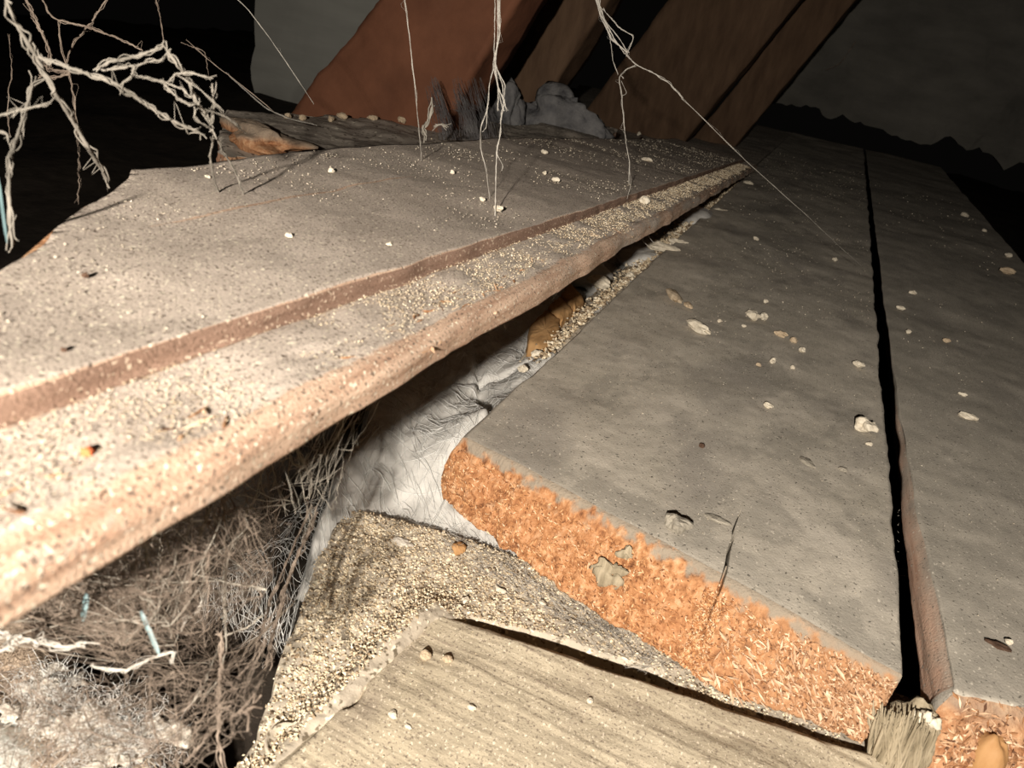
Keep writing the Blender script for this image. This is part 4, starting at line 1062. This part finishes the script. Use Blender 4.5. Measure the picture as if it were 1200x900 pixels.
frk += [silk([(706, 10, .3), (725, 32, .3), (743, 43, .3), (737, 58, .3), (734, 66, .3)], .00018, 30, .0006, G), silk([(732, 62, .3), (745, 76, .3), (765, 85, .3), (785, 98, .3), (800, 115, .3)], .00024, 40, .0003, G, .4),
        silk([(745, 77, .3), (735, 80, .3), (725, 90, .3), (728, 110, .3), (730, 130, .3), (733, 165, .3), (738, 190, .3), (737, 215, .3)], .0002, 60, .0003, G, .4),
        silk([(715, 45, .3), (718, 70, .3), (724, 88, .3)], .00014, 20, .0006, G), silk([(727, 88, .3), (731, 92, .3)], .00014, 8, .0003, G),
        silk([(728, 95, .3), (735, 110, .3), (729, 112, .3)], .0001, 12, .0004, G), silk([(737, 190, .3), (740, 218, .3), (733, 235, .3), (752, 262, .32)], .00008, 20, .0005, G)]
web('cobweb_strand', frk, M_webw, 'forked knotty web hanging from the top edge, right of centre', TG)
web('cobweb_strand', [silk([(800, 115, .3), (830, 145, .3), (865, 180, .31), (900, 212, .33), (945, 252, .36), (985, 290, .42), (1010, 312, .46)], .00013, 90, .0001, G, .3)], M_webw,
    'long straight strand running down right onto the grey board', TG)
dw = [float((onY(x, y, 1.625) - CAM) @ fwd) for x, y in ((1003, 48), (985, 74), (968, 82))]
web('cobweb_strand', [silk([(1003, 48, dw[0]), (985, 74, dw[1]), (968, 82, dw[2])], .0008, 20, .001, G)], M_webd, 'short faint strand on the dark back wall', TG)
web('cobweb_strand', [silk([(682, 296, .3), (668, 318, .3), (655, 338, .3), (648, 350, .31)], .00028, 24, .0002, G)], M_web, 'grey strand crossing the dark slot above the ochre block', TG)
web('cobweb_strand', [silk([(752, 262, .36), (758, 272, .36), (752, 282, .36), (762, 290, .36)], .0001, 16, .0006, G), silk([(757, 262, .36), (760, 278, .36), (766, 284, .36)], .0001, 12, .0006, G)], M_webw,
    'wispy web bit under the far part of the lifted board', TG)
web('cobweb_strand', [silk([(500, 160, .33), (494, 150, .33), (503, 140, .33), (507, 122, .33)], .0009, 16, .0004, G), silk([(508, 148, .33), (516, 145, .33), (524, 150, .33)], .0005, 10, .0004, G)], M_web,
    'short twiggy fork standing behind the lifted board', TG)
# pale web curtains at the rafter foot
cur = []
for cx, sp_, n_ in ((514, 8, 46), (542, 9, 60), (562, 10, 34)):
    for i in range(n_):
        o_ = G.normal() * sp_ * .6
        cur.append(silk([(cx + o_ * .7 - 6, 92 + G.uniform(-3, 40), .48), (cx + o_ + 4, 130, .47), (cx + o_ * 1.3 + 12 + G.normal() * 4, 164, .45)], .00016, 12, .0016, G))
web('web_curtain', cur, M_curt, 'pale web curtain at the foot of the red-brown rafter', kind='stuff', sides=3)

# ---- the tangle under the lifted board
def tangle(region, n, seed, rad, depth, near=.02, amp=.0012, nseg=9, sag=.0008, nodes=None):
    """region: list of (px, py) polygon vertices spanned by random pairs; depth(px,py)->(lo,hi)"""
    g = np.random.default_rng(seed); P = []
    poly = np.array(region, float)
    def inside(x, y):
        c = False; m = len(poly); j = m - 1
        for i in range(m):
            if (poly[i, 1] > y) != (poly[j, 1] > y) and x < (poly[j, 0] - poly[i, 0]) * (y - poly[i, 1]) / (poly[j, 1] - poly[i, 1]) + poly[i, 0]: c = not c
            j = i
        return c
    x0, y0 = poly.min(0); x1, y1 = poly.max(0)
    while len(P) < nodes:
        x, y = g.uniform(x0, x1), g.uniform(y0, y1)
        if inside(x, y):
            lo, hi = depth(x, y); P.append(ray(x, y, g.uniform(lo, hi)))
    P = np.array(P); ps = []
    for i in range(n):
        a = g.integers(len(P)); d = np.linalg.norm(P - P[a], axis=1); c = np.where((d < near) & (d > near * .15))[0]
        if len(c) == 0: continue
        b = g.choice(c); r = rad * np.exp(g.normal() * .45)
        ps.append((wig(P[a], P[b], nseg, amp * np.exp(g.normal() * .5), g.uniform(0, sag), g), r * (1 + .3 * g.normal(size=nseg)).clip(.4, 1.8)))
    return ps
dep = lambda x, y: (np.interp(x, [0, 200, 300, 500], [.070, .088, .105, .15]), np.interp(x, [0, 200, 300, 500], [.125, .155, .185, .25]))
R1 = [(-20, 650), (60, 622), (180, 548), (300, 492), (345, 530), (355, 600), (320, 680), (275, 780), (200, 800), (60, 760), (-20, 760)]
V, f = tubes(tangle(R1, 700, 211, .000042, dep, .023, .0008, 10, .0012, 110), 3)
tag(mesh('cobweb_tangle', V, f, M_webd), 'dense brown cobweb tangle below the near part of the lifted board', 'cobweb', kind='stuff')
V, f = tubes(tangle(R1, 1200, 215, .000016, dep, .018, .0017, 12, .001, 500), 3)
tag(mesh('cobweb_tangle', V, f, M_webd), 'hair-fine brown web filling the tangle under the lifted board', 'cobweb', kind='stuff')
V, f = tubes(tangle(R1, 90, 212, .00007, dep, .040, .0010, 14, .002, 50), 4)
tag(mesh('cobweb_tangle', V, f, M_web), 'paler thicker strands threading the brown tangle', 'cobweb', kind='stuff')
R2 = [(290, 500), (390, 440), (480, 400), (600, 345), (615, 385), (520, 400), (430, 480), (395, 600), (350, 640), (330, 560)]
dep2 = lambda x, y: (np.interp(x, [300, 400, 500, 600], [.095, .112, .14, .175]), np.interp(x, [300, 400, 500, 600], [.135, .155, .19, .235]))
V, f = tubes(tangle(R2, 120, 213, .000034, dep2, .055, .0006, 12, .002, 80), 3)
tag(mesh('cobweb_tangle', V, f, M_web), 'looser cobwebs strung between the lifted board and the glass wool', 'cobweb', kind='stuff')
R3 = [(-20, 765), (120, 780), (250, 780), (350, 660), (330, 760), (290, 860), (230, 910), (-20, 910)]
dep3 = lambda x, y: (np.interp(y, [700, 900], [.10, .088]), np.interp(y, [700, 900], [.14, .115]))
V, f = tubes(tangle(R3, 600, 214, .000028, dep3, .016, .0014, 9, .001, 320), 3)
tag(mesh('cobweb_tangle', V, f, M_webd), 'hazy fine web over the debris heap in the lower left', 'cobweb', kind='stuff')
big = [silk([(325, 485, .15), (318, 520, .15), (310, 545, .15), (300, 580, .15), (285, 610, .15), (268, 650, .145), (262, 700, .14), (263, 730, .14)], .00026, 60, .0005, G),
       silk([(338, 490, .16), (345, 520, .16), (358, 545, .16), (366, 565, .16), (362, 585, .16)], .00030, 40, .0006, G),
       silk([(350, 490, .16), (345, 520, .16), (352, 540, .16), (365, 560, .16)], .00022, 40, .0005, G), silk([(335, 500, .16), (335, 525, .16), (345, 545, .16), (360, 552, .16)], .0003, 30, .0005, G),
       silk([(300, 495, .16), (315, 530, .16), (325, 570, .16), (335, 600, .16)], .0002, 40, .0006, G)]
web('cobweb_strand', big, M_web, 'looped pale strands dangling from the lifted board\'s front edge', TG)
web('cobweb_strand', [silk([(262, 590, .14), (264, 640, .135), (262, 690, .13), (266, 760, .125), (255, 800, .12), (235, 820, .12)], .0002, 60, .0006, G),
                      silk([(310, 720, .13), (290, 735, .13), (262, 745, .13), (240, 800, .12), (222, 830, .12)], .00018, 50, .0008, G)], M_web, 'upright pale strands in front of the grit bed', TG)
web('cobweb_strand', [silk([(-8, 765, .10), (14, 758, .10), (18, 745, .10), (40, 752, .10), (70, 758, .10), (100, 757, .10)], .00035, 44, .0006, G),
                      silk([(105, 780, .10), (125, 785, .10), (150, 785, .10), (175, 772, .10), (188, 768, .10), (205, 762, .10), (200, 775, .10)], .00022, 40, .0006, G),
                      silk([(-8, 735, .10), (10, 745, .10), (16, 755, .10)], .00035, 12, .0004, G)], M_webw, 'thick pale curling strand at the lower left, below the slivers', TG)
web('cobweb_strand', [silk([(240, 690, .13), (235, 710, .13), (225, 725, .13), (218, 720, .13), (212, 740, .13)], .00028, 30, .0007, G)], M_webw, 'pale knotty web scrap in the middle of the tangle', TG)
web('cobweb_strand', [silk([(225, 645, .125), (200, 665, .125), (160, 690, .12), (120, 700, .12), (75, 728, .11), (45, 720, .11)], .0007, 60, .001, G, .5),
                      silk([(180, 640, .125), (150, 615, .125), (120, 660, .12), (95, 690, .12)], .0003, 40, .001, G, .5)], M_webd, 'fat dirty brown web rope through the tangle', TG)
dk = [silk([(260, 740, .11), (258, 800, .108), (255, 860, .106), (262, 905, .105)], .0003, 40, .0008, G, .6), silk([(300, 812, .11), (280, 835, .11), (250, 855, .108), (215, 895, .105)], .00022, 40, .0008, G, .7),
      silk([(178, 790, .11), (175, 830, .11), (185, 870, .108), (188, 905, .105)], .00016, 40, .0006, G, .5), silk([(296, 828, .11), (287, 836, .11), (290, 838, .11)], .0006, 8, .0006, G, .6)]
web('cobweb_strand', dk, M_webd, 'dark brown web threads over the heap beside the slat', TG)
rgt = [silk([(372, 600, .16), (345, 660, .155), (325, 720, .15), (312, 780, .14)], .0004, 50, .001, G, .7), silk([(365, 590, .16), (338, 655, .155), (318, 700, .15), (300, 760, .14)], .0003, 50, .0012, G, .7)]
web('cobweb_strand', rgt, M_webd, 'dark dusty web cord along the left edge of the grit bed', TG)
gap = []
for i in range(16):
    x, y = 690 + 90 * G.uniform(), 740 + 55 * G.uniform()
    gap.append(silk([(x, y, .205), (x + G.normal() * 14 + 10, y + G.normal() * 8 + 6, .205)], .00006, 10, .0006, G))
web('cobweb_strand', gap, M_webw, 'fine web threads across the slot behind the tan board', TG)
gap = []
for i in range(10):
    y = 590 + 90 * G.uniform(); gap.append(silk([(1052, y, .255), (1068, y + G.normal() * 10, .255)], .00005, 8, .0008, G))
web('cobweb_strand', gap, M_web, 'fine web threads bridging the black gap of the right boards', TG)

fz = []
for i in range(420):
    u_ = G.uniform(); x, y = 528 + 250 * u_ + G.normal() * 10, 632 + 150 * u_ + G.normal() * 8
    p = at(x, y, -.0262); q = p + np.array([G.normal() * .006 - .002, G.normal() * .004, G.uniform(-.001, .004)])
    fz.append((wig(p, q, 7, .0010, 0, G), .00004))
V, f = tubes(fz, 3)
tag(mesh('web_fuzz', V, f, M_curt2), 'grey web fuzz along the foot of the orange cut end', 'cobweb', kind='stuff')
